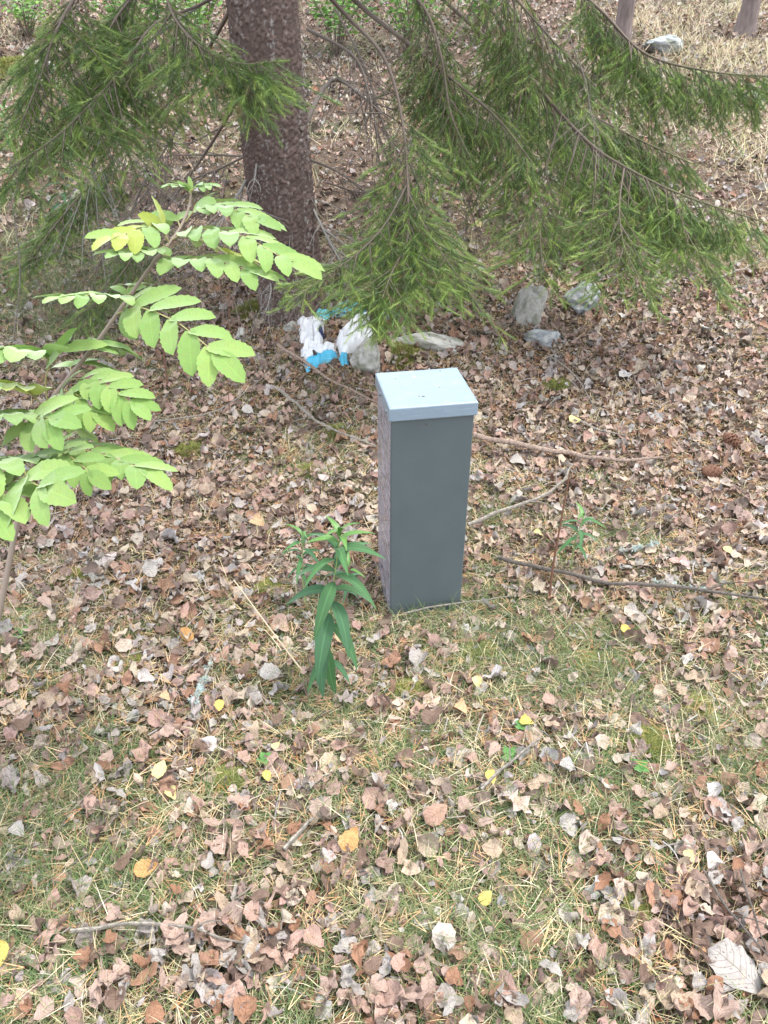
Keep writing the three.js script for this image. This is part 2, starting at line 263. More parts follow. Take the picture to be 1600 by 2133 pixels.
{ // moss cushions
  const R = rng(31), frond = new Copies(bladeTuft(500, 16, 0.02, 0.0022, 0.9, 0.018, 0.3), std(1, 1, 1, 0.9));
  const spots = [[1450, 1480, 0.045, 1], [1350, 1550, 0.06, 1.1], [1230, 1390, 0.05, 0.8], [395, 945, 0.06, 1.6], [705, 905, 0.06, 1.6], [525, 650, 0.10, 2.2], [40, 140, 0.35, 4], [480, 1630, 0.04, 0.8], [150, 1210, 0.05, 0.9], [1160, 810, 0.07, 1.5], [640, 985, 0.05, 1.2], [1300, 1880, 0.05, 0.7], [860, 1440, 0.05, 0.7], [270, 1390, 0.05, 0.8], [1000, 1360, 0.06, 0.7], [1560, 200, 0.15, 3], [850, 735, 0.12, 1.5], [560, 1230, 0.05, 0.8]];
  for (const [px, py, r, hs] of spots) { const p0 = spot(px, py), n = Math.round(260 * Math.min(2.2, Math.pow(r / 0.05, 1.2))); for (let k = 0; k < n; k++) { const a = R() * 6.28, rr = r * Math.sqrt(R()) * (0.8 + 0.3 * Math.sin(a * 3 + px)), x = p0.x + Math.cos(a) * rr, z = p0.z + Math.sin(a) * rr, e = 1 - (rr / r) ** 2; if (inPost(x, z)) continue; frond.add(V(x, height(x, z) + 0.014 * hs * Math.max(0, e), z), new THREE.Quaternion().setFromAxisAngle(UPV, R() * 6.28), V(1, 1, 1).multiplyScalar((0.6 + R() * 0.6) * (1 + r * 2)), vary(R, pick(R, [[0.19, 0.20, 0.05], [0.24, 0.23, 0.06], [0.14, 0.17, 0.04]]), 0.25)); } }
  tag(frond.build('moss'), 'low cushions of yellow green moss between the leaves', 'moss', null, 'stuff');
}

// ---------------------------------------------------------------- the grey steel post
{
  const R = rng(41);
  const scuff = noiseTexture(512, (u, v) => { const s = nz(u * 3, v * 60, 2) * 0.6 + nz(u * 9, v * 9, 6) * 0.8 + nz(u * 40, v * 40, 9) * 0.3; const k = Math.max(0, Math.min(255, 120 + s * 170)); return [k, k, k]; }, false);
  const paintC = noiseTexture(512, (u, v) => { const s = 1 + 0.03 * fbm(u * 3, v * 9, 3) + 0.012 * nz(u * 30, v * 90, 4); return [Math.min(255, 232 * s), Math.min(255, 232 * s), Math.min(255, 231 * s)]; });
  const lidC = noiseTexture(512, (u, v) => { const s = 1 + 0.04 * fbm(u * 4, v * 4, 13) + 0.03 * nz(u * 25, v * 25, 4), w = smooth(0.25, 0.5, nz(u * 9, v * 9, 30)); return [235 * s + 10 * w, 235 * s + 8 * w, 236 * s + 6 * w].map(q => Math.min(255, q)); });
  const rough = noiseTexture(512, (u, v) => { const k = Math.max(60, Math.min(255, 160 + 30 * fbm(u * 4, v * 12, 8))); return [k, k, k]; }, false);
  const paint = phys(0.100, 0.127, 0.137, 0.62, { map: paintC, roughnessMap: rough, clearcoat: 0.25, clearcoatRoughness: 0.35 });
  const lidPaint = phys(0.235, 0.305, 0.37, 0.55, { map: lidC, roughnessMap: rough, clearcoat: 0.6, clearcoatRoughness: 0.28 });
  const zinc = phys(0.60, 0.58, 0.62, 0.7, { roughnessMap: scuff, map: noiseTexture(512, (u, v) => { const a = nz(u * 4, v * 70, 3), b = nz(u * 12, v * 45, 5) + nz(u * 40, v * 120, 1), k = 178 + 42 * a + 36 * b; return [k, k - 2, k + 4].map(q => Math.max(40, Math.min(255, q))); }), metalness: 0.25 });
  const bolt = std(0.2, 0.21, 0.22, 0.6, { metalness: 0.6 }), dark = std(0.03, 0.03, 0.035, 0.7), dirt = std(0.10, 0.085, 0.07, 0.95);
  const g = group('utility_post', V(post.x, 0, post.z), 'square grey steel cable post with an overhanging lid standing in leaf litter', 'utility post');
  g.rotation.y = post.yaw;
  const yb = -0.12, { w, d, h } = post;
  const body = part('body', new RoundedBoxGeometry(w, h - 0.006 - yb, d, 3, 0.004).translate(w / 2, (h - 0.006 + yb) / 2, -d / 2), paint, g);
  part('side_panel', new RoundedBoxGeometry(0.0024, h - 0.036 - yb, d - 0.009, 2, 0.001).translate(-0.0012, (h - 0.036 + yb) / 2, -d / 2), zinc, g);
  // lid: folded cap with flanges and a slight crown
  const ov = 0.007, lh = 0.038, lid = new RoundedBoxGeometry(w + 2 * ov, lh, d + 2 * ov, 4, 0.0045); lid.translate(w / 2, h - lh / 2, -d / 2);
  const L = part('lid', lid, lidPaint, g);
  for (const [z, y] of [[-0.035, h - 0.027], [-0.12, h - 0.02]]) { const b = part('bolt', new THREE.CylinderGeometry(0.005, 0.006, 0.004, 10).rotateZ(Math.PI / 2).translate(-ov - 0.002, y, z), bolt, L); }
  for (const [x, z, r] of [[0.088, -0.045, 0.003], [0.078, -0.047, 0.0018], [0.14, -0.09, 0.0015], [0.165, -0.19, 0.0016], [0.04, -0.16, 0.0015]]) part('dirt_speck', new THREE.SphereGeometry(r, 8, 5).scale(1.4, 0.25, 1).translate(x, h + 0.0003, z), dirt, L);
  part('paint_chip', new THREE.SphereGeometry(0.004, 8, 5).scale(1.3, 0.12, 1).translate(0.09, h, -0.165), std(0.55, 0.57, 0.6, 0.5), L);
  for (const [x, y, r] of [[0.088, h - 0.055, 0.003], [0.067, h - 0.054, 0.0018], [0.06, 0.10, 0.0015], [0.15, 0.36, 0.0012]]) part('dirt_speck', new THREE.SphereGeometry(r, 8, 5).scale(1, 1, 0.25).translate(x, y, 0.0003), dirt, body);
  part('bolt_hole', new THREE.CylinderGeometry(0.006, 0.006, 0.002, 12).rotateZ(Math.PI / 2).translate(-0.0026, 0.085, -0.13), dark, g);
}

// ---------------------------------------------------------------- spruce
function needleSegment(seed, n, len, nl, fwd) {         // a 5 cm piece of shoot: thin core with needles all round, more on top and sides
  const R = rng(seed), pos = [], idx = [];
  const core = tube([V(0, 0, 0), V(0, len, 0)], [0.0013, 0.0011], 3, 1, false), cp = core.getAttribute('position').array;
  for (let i = 0; i < cp.length; i++) pos.push(cp[i]); for (const i of core.index.array) idx.push(i);
  for (let k = 0; k < n; k++) {
    const y = (k + R()) / n * len, a = R() * 6.283, L = nl * (0.7 + R() * 0.5), f = fwd * (0.6 + R() * 0.8), cx = Math.cos(a), cz = Math.sin(a), b = pos.length / 3, w = 0.00075, bend = 0.25;
    const tx = cx * L * Math.cos(f), ty = y + L * Math.sin(f), tz = cz * L * Math.cos(f);
    pos.push(-cz * w, y, cx * w, cz * w, y, -cx * w, tx, ty + bend * L * 0.3, tz); idx.push(b, b + 1, b + 2);
  }
  const g = new THREE.BufferGeometry(); g.setAttribute('position', new THREE.Float32BufferAttribute(pos, 3)); g.setIndex(idx); g.computeVertexNormals(); return g;
}
const SEG = 0.05;
const needleGeos = [needleSegment(1, 52, SEG, 0.018, 0.65), needleSegment(2, 46, SEG, 0.016, 0.8), needleSegment(3, 58, SEG, 0.019, 0.55)];
const needleMat = std(1, 1, 1, 0.6);
const greens = [[0.115, 0.180, 0.052], [0.135, 0.205, 0.058], [0.155, 0.225, 0.062], [0.10, 0.16, 0.058]], tipGreens = [[0.24, 0.335, 0.085], [0.28, 0.37, 0.095], [0.215, 0.31, 0.082]], oldTones = [[0.17, 0.155, 0.07], [0.22, 0.17, 0.09]];
const twigMat = std(0.125, 0.095, 0.075, 0.9), deadMat = std(0.16, 0.13, 0.11, 0.92), greyTwig = std(0.25, 0.235, 0.215, 0.9);
const qFrom = (d, roll) => new THREE.Quaternion().setFromUnitVectors(UPV, d).multiply(new THREE.Quaternion().setFromAxisAngle(UPV, roll));
function bough(tree, pts, o) {
  const R = rng(o.seed), curve = new THREE.CatmullRomCurve3(pts, false, 'centripetal'), len = curve.getLength();
  const wood = [tube(pts, [o.r0, o.r0 * 0.6, o.r0 * 0.35, 0.0025], 6, Math.round(len * 14))], sets = needleGeos.map(g => new Copies(g, needleMat));
  const segment = (p, d, l, bright, old) => { const c = old ? pick(R, oldTones) : R() < bright ? pick(R, tipGreens) : pick(R, greens); pick(R, sets).add(p, qFrom(d, R() * 6.283), V(o.fat || 1, l / SEG, o.fat || 1), vary(R, c, 0.2)); };
  const shoot = (p, d, L, droop, bare, s0) => {         // a side shoot that bends under its weight, needled beyond its bare part
    p = p.clone(); d = d.clone(); const n = Math.max(1, Math.round(L / SEG)), out = [p.clone()];
    for (let k = 0; k < n; k++) {
      d.y -= droop * SEG; d.x += (R() - 0.5) * 0.16; d.z += (R() - 0.5) * 0.16; d.y += (R() - 0.5) * 0.1; d.normalize();
      const t = (k + 0.5) / n;
      if (t > bare) segment(p, d, SEG * 1.04, (t > 0.6 ? 0.5 : 0.15) * (o.bright ?? 1) * s0, R() < (o.old ?? 0.04));
      p.addScaledVector(d, SEG); out.push(p.clone());
    }
    return out;
  };
  const n2 = Math.round(len * (o.perMetre || 16) * (o.fat ? 1 : 1.2));
  for (let i = 0; i < n2; i++) {
    const t = lerp(o.from ?? 0.2, 0.985, (i + R() * 0.8) / n2), p = curve.getPoint(t), T = curve.getTangent(t).normalize(), side = i % 2 ? 1 : -1;
    const S = T.clone().cross(UPV).normalize().multiplyScalar(side);
    const hang = o.hang ?? 0.5, prof = Math.min(1, 0.25 + 1.7 * (1 - t)) * (0.45 + 0.75 * R());
    const L2 = (o.len2 || 0.5) * prof; if (L2 < 0.05) continue;
    const d = T.clone().multiplyScalar(0.75).addScaledVector(S, 0.75 * (0.3 + R() * 1.0)).add(V(0, -hang * (0.1 + 1.5 * R()), 0)).add(V((R() - 0.5) * 0.5, 0, (R() - 0.5) * 0.5)).normalize();
    const line = shoot(p, d, L2, o.droop ?? 1.1, t < 0.85 ? (o.bare ?? 0.3) * R() : 0, 1);
    if (line.length > 2) wood.push(tube(line, [Math.min(0.0045, 0.0018 + L2 * 0.004), 0.0012], 4, line.length - 1, false));
    const steps = line.length - 1;
    for (let k = 1; k < steps; k++) for (let s = 0; s < (o.tert || 2); s++) {
      if (R() < 0.22) continue; const f = k / steps; if (f < (o.bare ?? 0.3) * 0.6 * R()) continue;
      const e = line[k + 1].clone().sub(line[k]).normalize(), side3 = e.clone().cross(T.clone().cross(e).normalize()).normalize();
      const lat = (s % 2 ? 1 : -1), up3 = V(0, 1, 0).cross(e).normalize();
      const d3 = e.clone().multiplyScalar(0.72).addScaledVector(up3, lat * (0.55 + R() * 0.3)).addScaledVector(V(0, 1, 0), (R() - 0.55) * 0.35).normalize();
      const L3 = (0.05 + 0.16 * R()) * Math.min(1, 0.35 + 1.3 * (1 - f)) * (o.len3 || 1);
      const l3 = shoot(line[k], d3, L3, (o.droop ?? 1.1) * 0.7, 0, 1.2);
      if (L3 > 0.13) for (let q = 1; q < l3.length - 1; q++) { const e3 = l3[q + 1].clone().sub(l3[q]).normalize(), u4 = V(0, 1, 0).cross(e3).normalize(), d4 = e3.multiplyScalar(0.75).addScaledVector(u4, q % 2 ? 0.6 : -0.6).normalize(); shoot(l3[q], d4, 0.05 + 0.04 * R(), 0.6, 0, 1.4); }
    }
  }
  // the leading shoot itself
  const tipN = Math.round(len * 0.4 / SEG); for (let k = 0; k < tipN; k++) { const t = 0.6 + 0.4 * k / tipN, p = curve.getPoint(t), T = curve.getTangent(t).normalize(); segment(p, T, SEG * 1.05, 0.5, false); }
  const m = part('bough', mergeGeometries(wood), twigMat, tree);
  let c = 0; sets.forEach(s => { if (s.m.length) { s.build('needles', m); c += s.m.length; } });
  return c;
}
function deadBranch(tree, pts, r0, seed, mat, twigs = 8, tl = 0.25) {
  const R = rng(seed), curve = new THREE.CatmullRomCurve3(pts, false, 'centripetal'), gs = [tube(pts, [r0, r0 * 0.7, r0 * 0.3], 6, 14)];
  twigs = Math.round(twigs * 1.6); for (let k = 0; k < twigs; k++) {
    const t = 0.2 + 0.78 * R(), p = curve.getPoint(t), T = curve.getTangent(t), d = T.clone().normalize().multiplyScalar(0.6).add(V((R() - 0.5) * 1.6, (R() - 0.7) * 1.3, (R() - 0.5) * 1.6)).normalize(), L = tl * (0.4 + R()), a = p.clone().addScaledVector(d, L * 0.5).add(V((R() - 0.5) * 0.03, -0.01, (R() - 0.5) * 0.03)), b = p.clone().addScaledVector(d, L).add(V((R() - 0.5) * 0.05, -0.05 * R(), (R() - 0.5) * 0.05));
    gs.push(tube([p, a, b], [r0 * 0.32, 0.0009], 4, 5));
    if (R() < 0.7) { const d2 = d.clone().add(V((R() - 0.5), (R() - 0.6), (R() - 0.5))).normalize(); gs.push(tube([a, a.clone().addScaledVector(d2, L * 0.35), a.clone().addScaledVector(d2, L * 0.6).add(V(0, -0.02, 0))], [0.0014, 0.0007], 3, 4)); }
  }
  return part('dead_branch', mergeGeometries(gs), mat, tree);
}
{
  const base = spot(612, 645); base.y -= 0.03;
  const tree = group('spruce_tree', base, 'big old spruce with dark scaly trunk and drooping green boughs', 'tree');
  const L = v => v.clone().sub(base);
  // trunk: flaky bark in relief, roots flaring at the foot, leaning slightly
  const lean = t => V(-0.035 * t, 0, 0.0);
  const H = 13, rows = 640, cols = 176, pos = [], col = [], idx = [], uv = [];
  const cell = (x, y, z) => { let d1 = 9, d2 = 9, id = 0; const ix = Math.floor(x), iy = Math.floor(y), iz = Math.floor(z); for (let a = -1; a <= 1; a++) for (let b = -1; b <= 1; b++) for (let c = -1; c <= 1; c++) { const h = Math.sin((ix + a) * 127.1 + (iy + b) * 311.7 + (iz + c) * 74.7) * 43758.5453, r1 = h - Math.floor(h), h2 = h * 1.371, r2 = h2 - Math.floor(h2), h3 = h * 2.117, r3 = h3 - Math.floor(h3), d = (ix + a + r1 - x) ** 2 + (iy + b + r2 - y) ** 2 + (iz + c + r3 - z) ** 2; if (d < d1) { d2 = d1; d1 = d; id = r1; } else if (d < d2) d2 = d; } return [Math.sqrt(d1), Math.sqrt(d2), id]; };
  for (let j = 0; j <= rows; j++) {
    const f = j / rows, y = f < 0.8 ? -0.15 + 2.0 * f / 0.8 : 1.85 + (H - 1.85) * (f - 0.8) / 0.2;
    for (let i = 0; i <= cols; i++) {
      const a = i / cols * Math.PI * 2, ca = Math.cos(a), sa = Math.sin(a);
      let r = 0.150 * Math.pow(Math.max(0.02, 1 - y / H), 0.8) * (1 + 0.05 * nz(ca * 1.5, sa * 1.5, y)) + 0.045 * Math.exp(-(y + 0.1) / 0.16) * (1 + 0.6 * Math.cos(a * 5 + 1));
      const [c1, c2, id] = cell(ca * 8.5, y * 36 + 40, sa * 8.5), [e1, e2, id2] = cell(ca * 22, y * 95, sa * 22 + 9);
      const gap = smooth(0.0, 0.25, c2 - c1);
      r += (0.0085 * gap * (0.2 + 1.0 * id) + 0.0045 * smooth(0, 0.2, e2 - e1) * id2 - 0.004) * smooth(13, 8, y);
      pos.push(ca * r + lean(y).x, y, sa * r); uv.push(i / cols * 2, y);
      const lich = smooth(0.80, 0.86, id2) * smooth(0.0, 0.4, nz(ca * 3, y * 3, sa * 3) + 0.2), k = 0.75 + 0.5 * id;
      col.push(lerp(0.108 * k, 0.34, lich * 0.6), lerp(0.074 * k, 0.32, lich * 0.6), lerp(0.063 * k, 0.30, lich * 0.6));
    }
  }
  for (let j = 0; j < rows; j++) for (let i = 0; i < cols; i++) { const a = j * (cols + 1) + i, b = a + cols + 1; idx.push(a, b, a + 1, a + 1, b, b + 1); }
  const g = new THREE.BufferGeometry(); g.setAttribute('position', new THREE.Float32BufferAttribute(pos, 3)); g.setAttribute('color', new THREE.Float32BufferAttribute(col, 3)); g.setAttribute('uv', new THREE.Float32BufferAttribute(uv, 2)); g.setIndex(idx); g.computeVertexNormals();
  part('trunk', g, std(1, 1, 1, 0.95, { vertexColors: true }), tree);
  const TX = y => V(base.x - 0.035 * (y - base.y), y, base.z);

  let count = 0;
  const B = (points, o) => { count += bough(tree, points.map(L), o); };
  // right side
  B([TX(2.35), at(800, -160, 3.75), at(1010, 0, 3.6), at(1090, 140, 3.45), at(1230, 300, 3.3), at(1310, 352, 3.2), at(1420, 405, 3.1), at(1590, 462, 2.98)], { seed: 1, r0: 0.016, len2: 0.66, hang: 0.9, droop: 1.4, from: 0.30, bare: 0.45, perMetre: 19, bright: 1.2 });
  B([TX(1.9), at(740, 0, 3.7), at(870, 105, 3.5), at(960, 180, 3.35), at(1040, 250, 3.2), at(1110, 340, 3.1)], { seed: 2, r0: 0.016, len2: 0.42, hang: 1.5, droop: 2.0, from: 0.35, bare: 0.5, perMetre: 15, bright: 0.8, old: 0.12 });
  B([TX(1.75), at(720, 30, 3.45), at(800, 120, 3.25), at(838, 250, 3.1), at(850, 400, 3.0), at(848, 500, 2.9), at(815, 570, 2.8), at(795, 625, 2.72)], { seed: 3, r0: 0.011, len2: 0.46, hang: 0.35, droop: 0.45, from: 0.42, bare: 0.2, perMetre: 20, bright: 1.4 });
  B([TX(2.2), at(900, -150, 4.0), at(1150, -60, 4.1), at(1250, 20, 4.1), at(1345, 112, 4.0), at(1490, 150, 3.85), at(1640, 160, 3.75)], { seed: 4, r0: 0.016, len2: 0.55, hang: 1.0, droop: 1.5, from: 0.40, bare: 0.35, perMetre: 17, bright: 1.0 });
  B([TX(2.0), at(880, -40, 4.0), at(1050, 110, 4.05), at(1200, 220, 4.0), at(1330, 290, 3.9), at(1440, 340, 3.8)], { seed: 5, r0: 0.014, len2: 0.55, hang: 1.0, droop: 1.4, from: 0.35, bare: 0.3, perMetre: 17, bright: 0.7 });
  B([TX(2.1), at(780, -60, 3.6), at(880, 10, 3.4), at(920, 120, 3.3), at(940, 240, 3.2), at(980, 330, 3.15)], { seed: 6, r0: 0.012, len2: 0.35, hang: 1.4, droop: 1.8, from: 0.3, bare: 0.6, perMetre: 15, bright: 0.7, old: 0.2 });
  B([TX(2.5), at(900, -260, 3.5), at(1030, -60, 3.3), at(1130, 60, 3.15), at(1240, 180, 3.05)], { seed: 7, r0: 0.013, len2: 0.4, hang: 1.3, droop: 1.8, from: 0.4, bare: 0.7, perMetre: 13, bright: 0.8, old: 0.2 });
  B([at(850, 380, 3.02), at(800, 470, 2.92), at(735, 535, 2.8), at(670, 580, 2.72), at(612, 622, 2.66)], { seed: 21, r0: 0.004, len2: 0.24, hang: 0.3, droop: 0.4, from: 0.2, bare: 0.1, perMetre: 20, bright: 1.5 });
  B([at(850, 400, 3.0), at(890, 480, 2.92), at(950, 570, 2.85), at(1005, 650, 2.8)], { seed: 22, r0: 0.004, len2: 0.24, hang: 0.3, droop: 0.4, from: 0.15, bare: 0.1, perMetre: 20, bright: 1.4 });
  B([at(1170, 240, 3.35), at(1140, 340, 3.28), at(1125, 450, 3.2), at(1130, 560, 3.1)], { seed: 23, r0: 0.004, len2: 0.30, hang: 0.4, droop: 0.6, from: 0.2, bare: 0.2, perMetre: 20, bright: 1.3 });
  B([at(1300, 350, 3.2), at(1290, 430, 3.1), at(1300, 510, 3.0), at(1330, 580, 2.95)], { seed: 24, r0: 0.004, len2: 0.30, hang: 0.4, droop: 0.6, from: 0.1, bare: 0.2, perMetre: 20, bright: 1.3 });
  B([at(1400, 398, 3.12), at(1420, 460, 3.05), at(1450, 520, 3.0), at(1490, 570, 2.95)], { seed: 25, r0: 0.004, len2: 0.26, hang: 0.4, droop: 0.6, from: 0.1, bare: 0.2, perMetre: 20, bright: 1.3 });
  // left side, coming towards the viewer
  B([TX(2.1), at(470, -40, 3.3), at(420, 8, 3.1), at(322, 50, 2.85), at(252, 145, 2.7), at(190, 216, 2.55), at(110, 290, 2.45), at(20, 350, 2.35)], { seed: 11, r0: 0.009, len2: 0.38, hang: 0.5, droop: 0.9, from: 0.38, bare: 0.4, perMetre: 14, bright: 0.9 });
  B([TX(2.6), at(430, -250, 3.1), at(340, -110, 2.75), at(360, 30, 2.6), at(430, 105, 2.52), at(500, 132, 2.48), at(578, 128, 2.45)], { seed: 12, r0: 0.008, len2: 0.28, hang: 0.7, droop: 1.0, from: 0.45, bare: 0.2, perMetre: 16, bright: 0.8 });
  B([TX(2.3), at(330, -120, 3.2), at(180, -30, 2.9), at(120, 60, 2.7), at(80, 170, 2.6), at(40, 270, 2.5)], { seed: 13, r0: 0.012, len2: 0.38, hang: 0.6, droop: 1.0, from: 0.4, bare: 0.25, perMetre: 14, bright: 1.1 });
  B([TX(2.2), at(440, -150, 3.4), at(330, -60, 3.1), at(240, 40, 2.9), at(210, 120, 2.8), at(240, 200, 2.75)], { seed: 14, r0: 0.010, len2: 0.32, hang: 0.8, droop: 1.2, from: 0.4, bare: 0.3, perMetre: 14, bright: 0.9 });
  B([TX(1.6), at(380, 180, 4.0), at(240, 330, 3.9), at(130, 450, 3.7), at(50, 560, 3.5)], { seed: 15, r0: 0.012, len2: 0.34, hang: 0.5, droop: 0.9, from: 0.45, bare: 0.3, perMetre: 13, bright: 0.8 });
  B([TX(1.3), at(420, 330, 3.9), at(320, 470, 3.7), at(230, 600, 3.5), at(150, 670, 3.35)], { seed: 16, r0: 0.010, len2: 0.26, hang: 0.4, droop: 0.8, from: 0.55, bare: 0.3, perMetre: 12, bright: 0.7 });
  // crown above the picture, whorl by whorl; it shades the ground below
  const R = rng(90);
  for (let w = 0, y = 2.5; y < 12.3; y += 0.42, w++) {
    const n = y < 4 ? 6 : 5, reach = 2.1 * Math.pow(1 - (y - 2) / 11.2, 0.8) + 0.25;
    for (let k = 0; k < n; k++) { const a = k / n * 6.283 + w * 1.1 + R() * 0.5, q = reach * (0.8 + R() * 0.35), P = f => V(base.x + Math.cos(a) * q * f, base.y + y - 0.35 * q * f * f + 0.1 * q * f ** 4, base.z + Math.sin(a) * q * f); if (P(1).y < base.y + 1.75 && P(1).z > base.z) continue; B([TX(base.y + y), P(0.35), P(0.7), P(1)], { seed: 700 + w * 10 + k, r0: 0.016 * (1 - y / 15), len2: 0.5 * Math.min(1, q / 1.3), hang: 0.6, droop: 1.2, from: 0.25, bare: 0.2, perMetre: 7, tert: 1, fat: 2.6, len3: 1.5 }); }
  }
  console.log('needle shoots', count);

  // dead lower branches and the thicket of twigs
  const D = (a, r, s, m, tw, tl) => deadBranch(tree, a.map(L), r, s, m, tw, tl);
  D([TX(1.02).add(V(0.12, 0, 0.08)), at(700, 165, 3.75), at(760, 205, 3.6), at(800, 240, 3.5)], 0.012, 1, deadMat, 12, 0.3);
  D([TX(1.0).add(V(-0.05, 0, 0.12)), at(552, 250, 3.35), at(535, 340, 3.3), at(530, 375, 3.3)], 0.010, 2, greyTwig, 4, 0.1);
  D([at(530, 345, 3.45), at(505, 390, 3.4), at(480, 430, 3.35), at(450, 475, 3.3)], 0.009, 3, greyTwig, 8, 0.25);
  D([at(612, 350, 3.55), at(645, 420, 3.5), at(690, 510, 3.45), at(720, 560, 3.4)], 0.008, 4, greyTwig, 10, 0.3);
  D([at(640, 330, 3.7), at(700, 355, 3.7), at(780, 410, 3.65), at(860, 430, 3.6)], 0.007, 5, deadMat, 10, 0.35);
  D([at(510, 325, 3.75), at(460, 350, 3.8), at(400, 375, 3.8), at(330, 430, 3.75)], 0.007, 6, deadMat, 10, 0.35);
  D([at(510, 325, 3.8), at(430, 322, 3.95), at(350, 325, 4.0), at(280, 340, 4.0)], 0.006, 7, deadMat, 10, 0.35);
  D([at(390, 230, 3.6), at(350, 300, 3.55), at(300, 380, 3.5), at(265, 460, 3.45)], 0.007, 8, deadMat, 14, 0.35);
  D([at(425, 5, 3.3), at(300, 100, 3.1), at(240, 220, 3.0), at(205, 300, 3.0), at(190, 400, 3.0)], 0.007, 9, greyTwig, 16, 0.3);
  D([at(500, 420, 3.85), at(400, 450, 3.85), at(300, 500, 3.8), at(190, 530, 3.75)], 0.006, 10, deadMat, 12, 0.35);
  D([at(660, 480, 3.7), at(720, 490, 3.7), at(800, 470, 3.7)], 0.006, 11, deadMat, 8, 0.3);
  D([at(550, 560, 3.65), at(565, 600, 3.55), at(555, 645, 3.5)], 0.005, 12, greyTwig, 5, 0.2);
  D([at(640, 60, 3.7), at(740, 120, 3.6), at(770, 200, 3.55), at(790, 300, 3.5)], 0.008, 13, deadMat, 18, 0.35);
  D([at(700, 20, 4.0), at(760, 140, 4.0), at(800, 260, 4.0), at(840, 350, 3.9)], 0.006, 14, deadMat, 18, 0.35);
  D([at(590, 520, 3.5), at(620, 590, 3.4), at(605, 640, 3.4)], 0.004, 15, deadMat, 8, 0.2);
  D([at(560, 470, 3.5), at(520, 560, 3.45), at(480, 620, 3.45)], 0.005, 16, deadMat, 8, 0.25);
  D([at(470, 260, 4.1), at(380, 300, 4.2), at(300, 280, 4.2), at(220, 300, 4.2)], 0.006, 18, deadMat, 14, 0.4);
  D([at(300, 250, 3.6), at(330, 350, 3.6), at(250, 470, 3.6), at(200, 560, 3.6)], 0.005, 19, deadMat, 14, 0.35);
  D([at(480, 470, 3.6), at(440, 540, 3.6), at(380, 610, 3.55)], 0.005, 20, deadMat, 12, 0.3);
  D([at(900, 280, 3.7), at(950, 360, 3.7), at(1000, 450, 3.7)], 0.005, 21, deadMat, 14, 0.35);
  D([at(680, 380, 3.9), at(760, 400, 3.95), at(850, 360, 4.0)], 0.005, 22, deadMat, 12, 0.35);
  D([at(860, 60, 3.6), at(900, 160, 3.5), at(930, 300, 3.45)], 0.005, 23, deadMat, 16, 0.3);
  D([at(1180, 60, 3.1), at(1220, 170, 3.05), at(1240, 260, 3.0), at(1290, 300, 2.95)], 0.0028, 17, deadMat, 10, 0.2);
}
// two trunks further up the slope
for (const [px, py, r, seed, label] of [[1550, 72, 0.085, 1, 'grey barked pine trunk near the top right corner'], [1290, 112, 0.075, 2, 'thin dark trunk rising behind the spruce boughs']]) {
  const p = spot(px, py); p.y -= 0.05; const t = group('pine_tree', p, label, 'tree'), pos = [], idx = [], col = [], rows = 120, cols = 48, H = 9;
  for (let j = 0; j <= rows; j++) for (let i = 0; i <= cols; i++) {
    const y = H * Math.pow(j / rows, 1.6), a = i / cols * 6.28318, ca = Math.cos(a), sa = Math.sin(a), n = nz(ca * 4, y * 7, sa * 4 + seed * 9) + 0.6 * nz(ca * 11, y * 20, sa * 11), rr = r * Math.pow(1 - y / H * 0.9, 0.8) + 0.04 * Math.exp(-y / 0.15) + 0.012 * n;
    pos.push(ca * rr, y, sa * rr); const k = 1 + 0.5 * nz(ca * 9, y * 14, sa * 9 + 4); col.push(0.16 * k, 0.125 * k, 0.115 * k);
  }
  for (let j = 0; j < rows; j++) for (let i = 0; i < cols; i++) { const a = j * (cols + 1) + i, b = a + cols + 1; idx.push(a, b, a + 1, a + 1, b, b + 1); }
  const g = new THREE.BufferGeometry(); g.setAttribute('position', new THREE.Float32BufferAttribute(pos, 3)); g.setAttribute('color', new THREE.Float32BufferAttribute(col, 3)); g.setIndex(idx); g.computeVertexNormals();
  part('trunk', g, std(1, 1, 1, 0.95, { vertexColors: true }), t);
  const R = rng(seed + 60), cr = new Copies(needleGeos[2], needleMat), wood = [];
  for (let k = 0; k < 16; k++) { const y = 5 + 4 * k / 16, a = R() * 6.28, q = 1.3 * (1 - (y - 5) / 5.5), e = V(Math.cos(a) * q, y + 0.3 * q, Math.sin(a) * q); wood.push(tube([V(0, y, 0), e.clone().multiplyScalar(0.5).setY(y + 0.05), e], [0.02, 0.006], 5, 6)); for (let s = 0; s < 60; s++) { const f = 0.4 + 0.6 * R(), d = V(R() - 0.5, R() * 0.6, R() - 0.5).normalize(); cr.add(V(e.x * f, lerp(y, e.y, f), e.z * f).add(V((R() - 0.5) * 0.5, (R() - 0.5) * 0.3, (R() - 0.5) * 0.5)), qFrom(d, R() * 6), V(3.4, 3, 3.4), vary(R, greens[1], 0.2)); } }
  const w = part('crown', mergeGeometries(wood), twigMat, t); cr.build('needles', w);
}

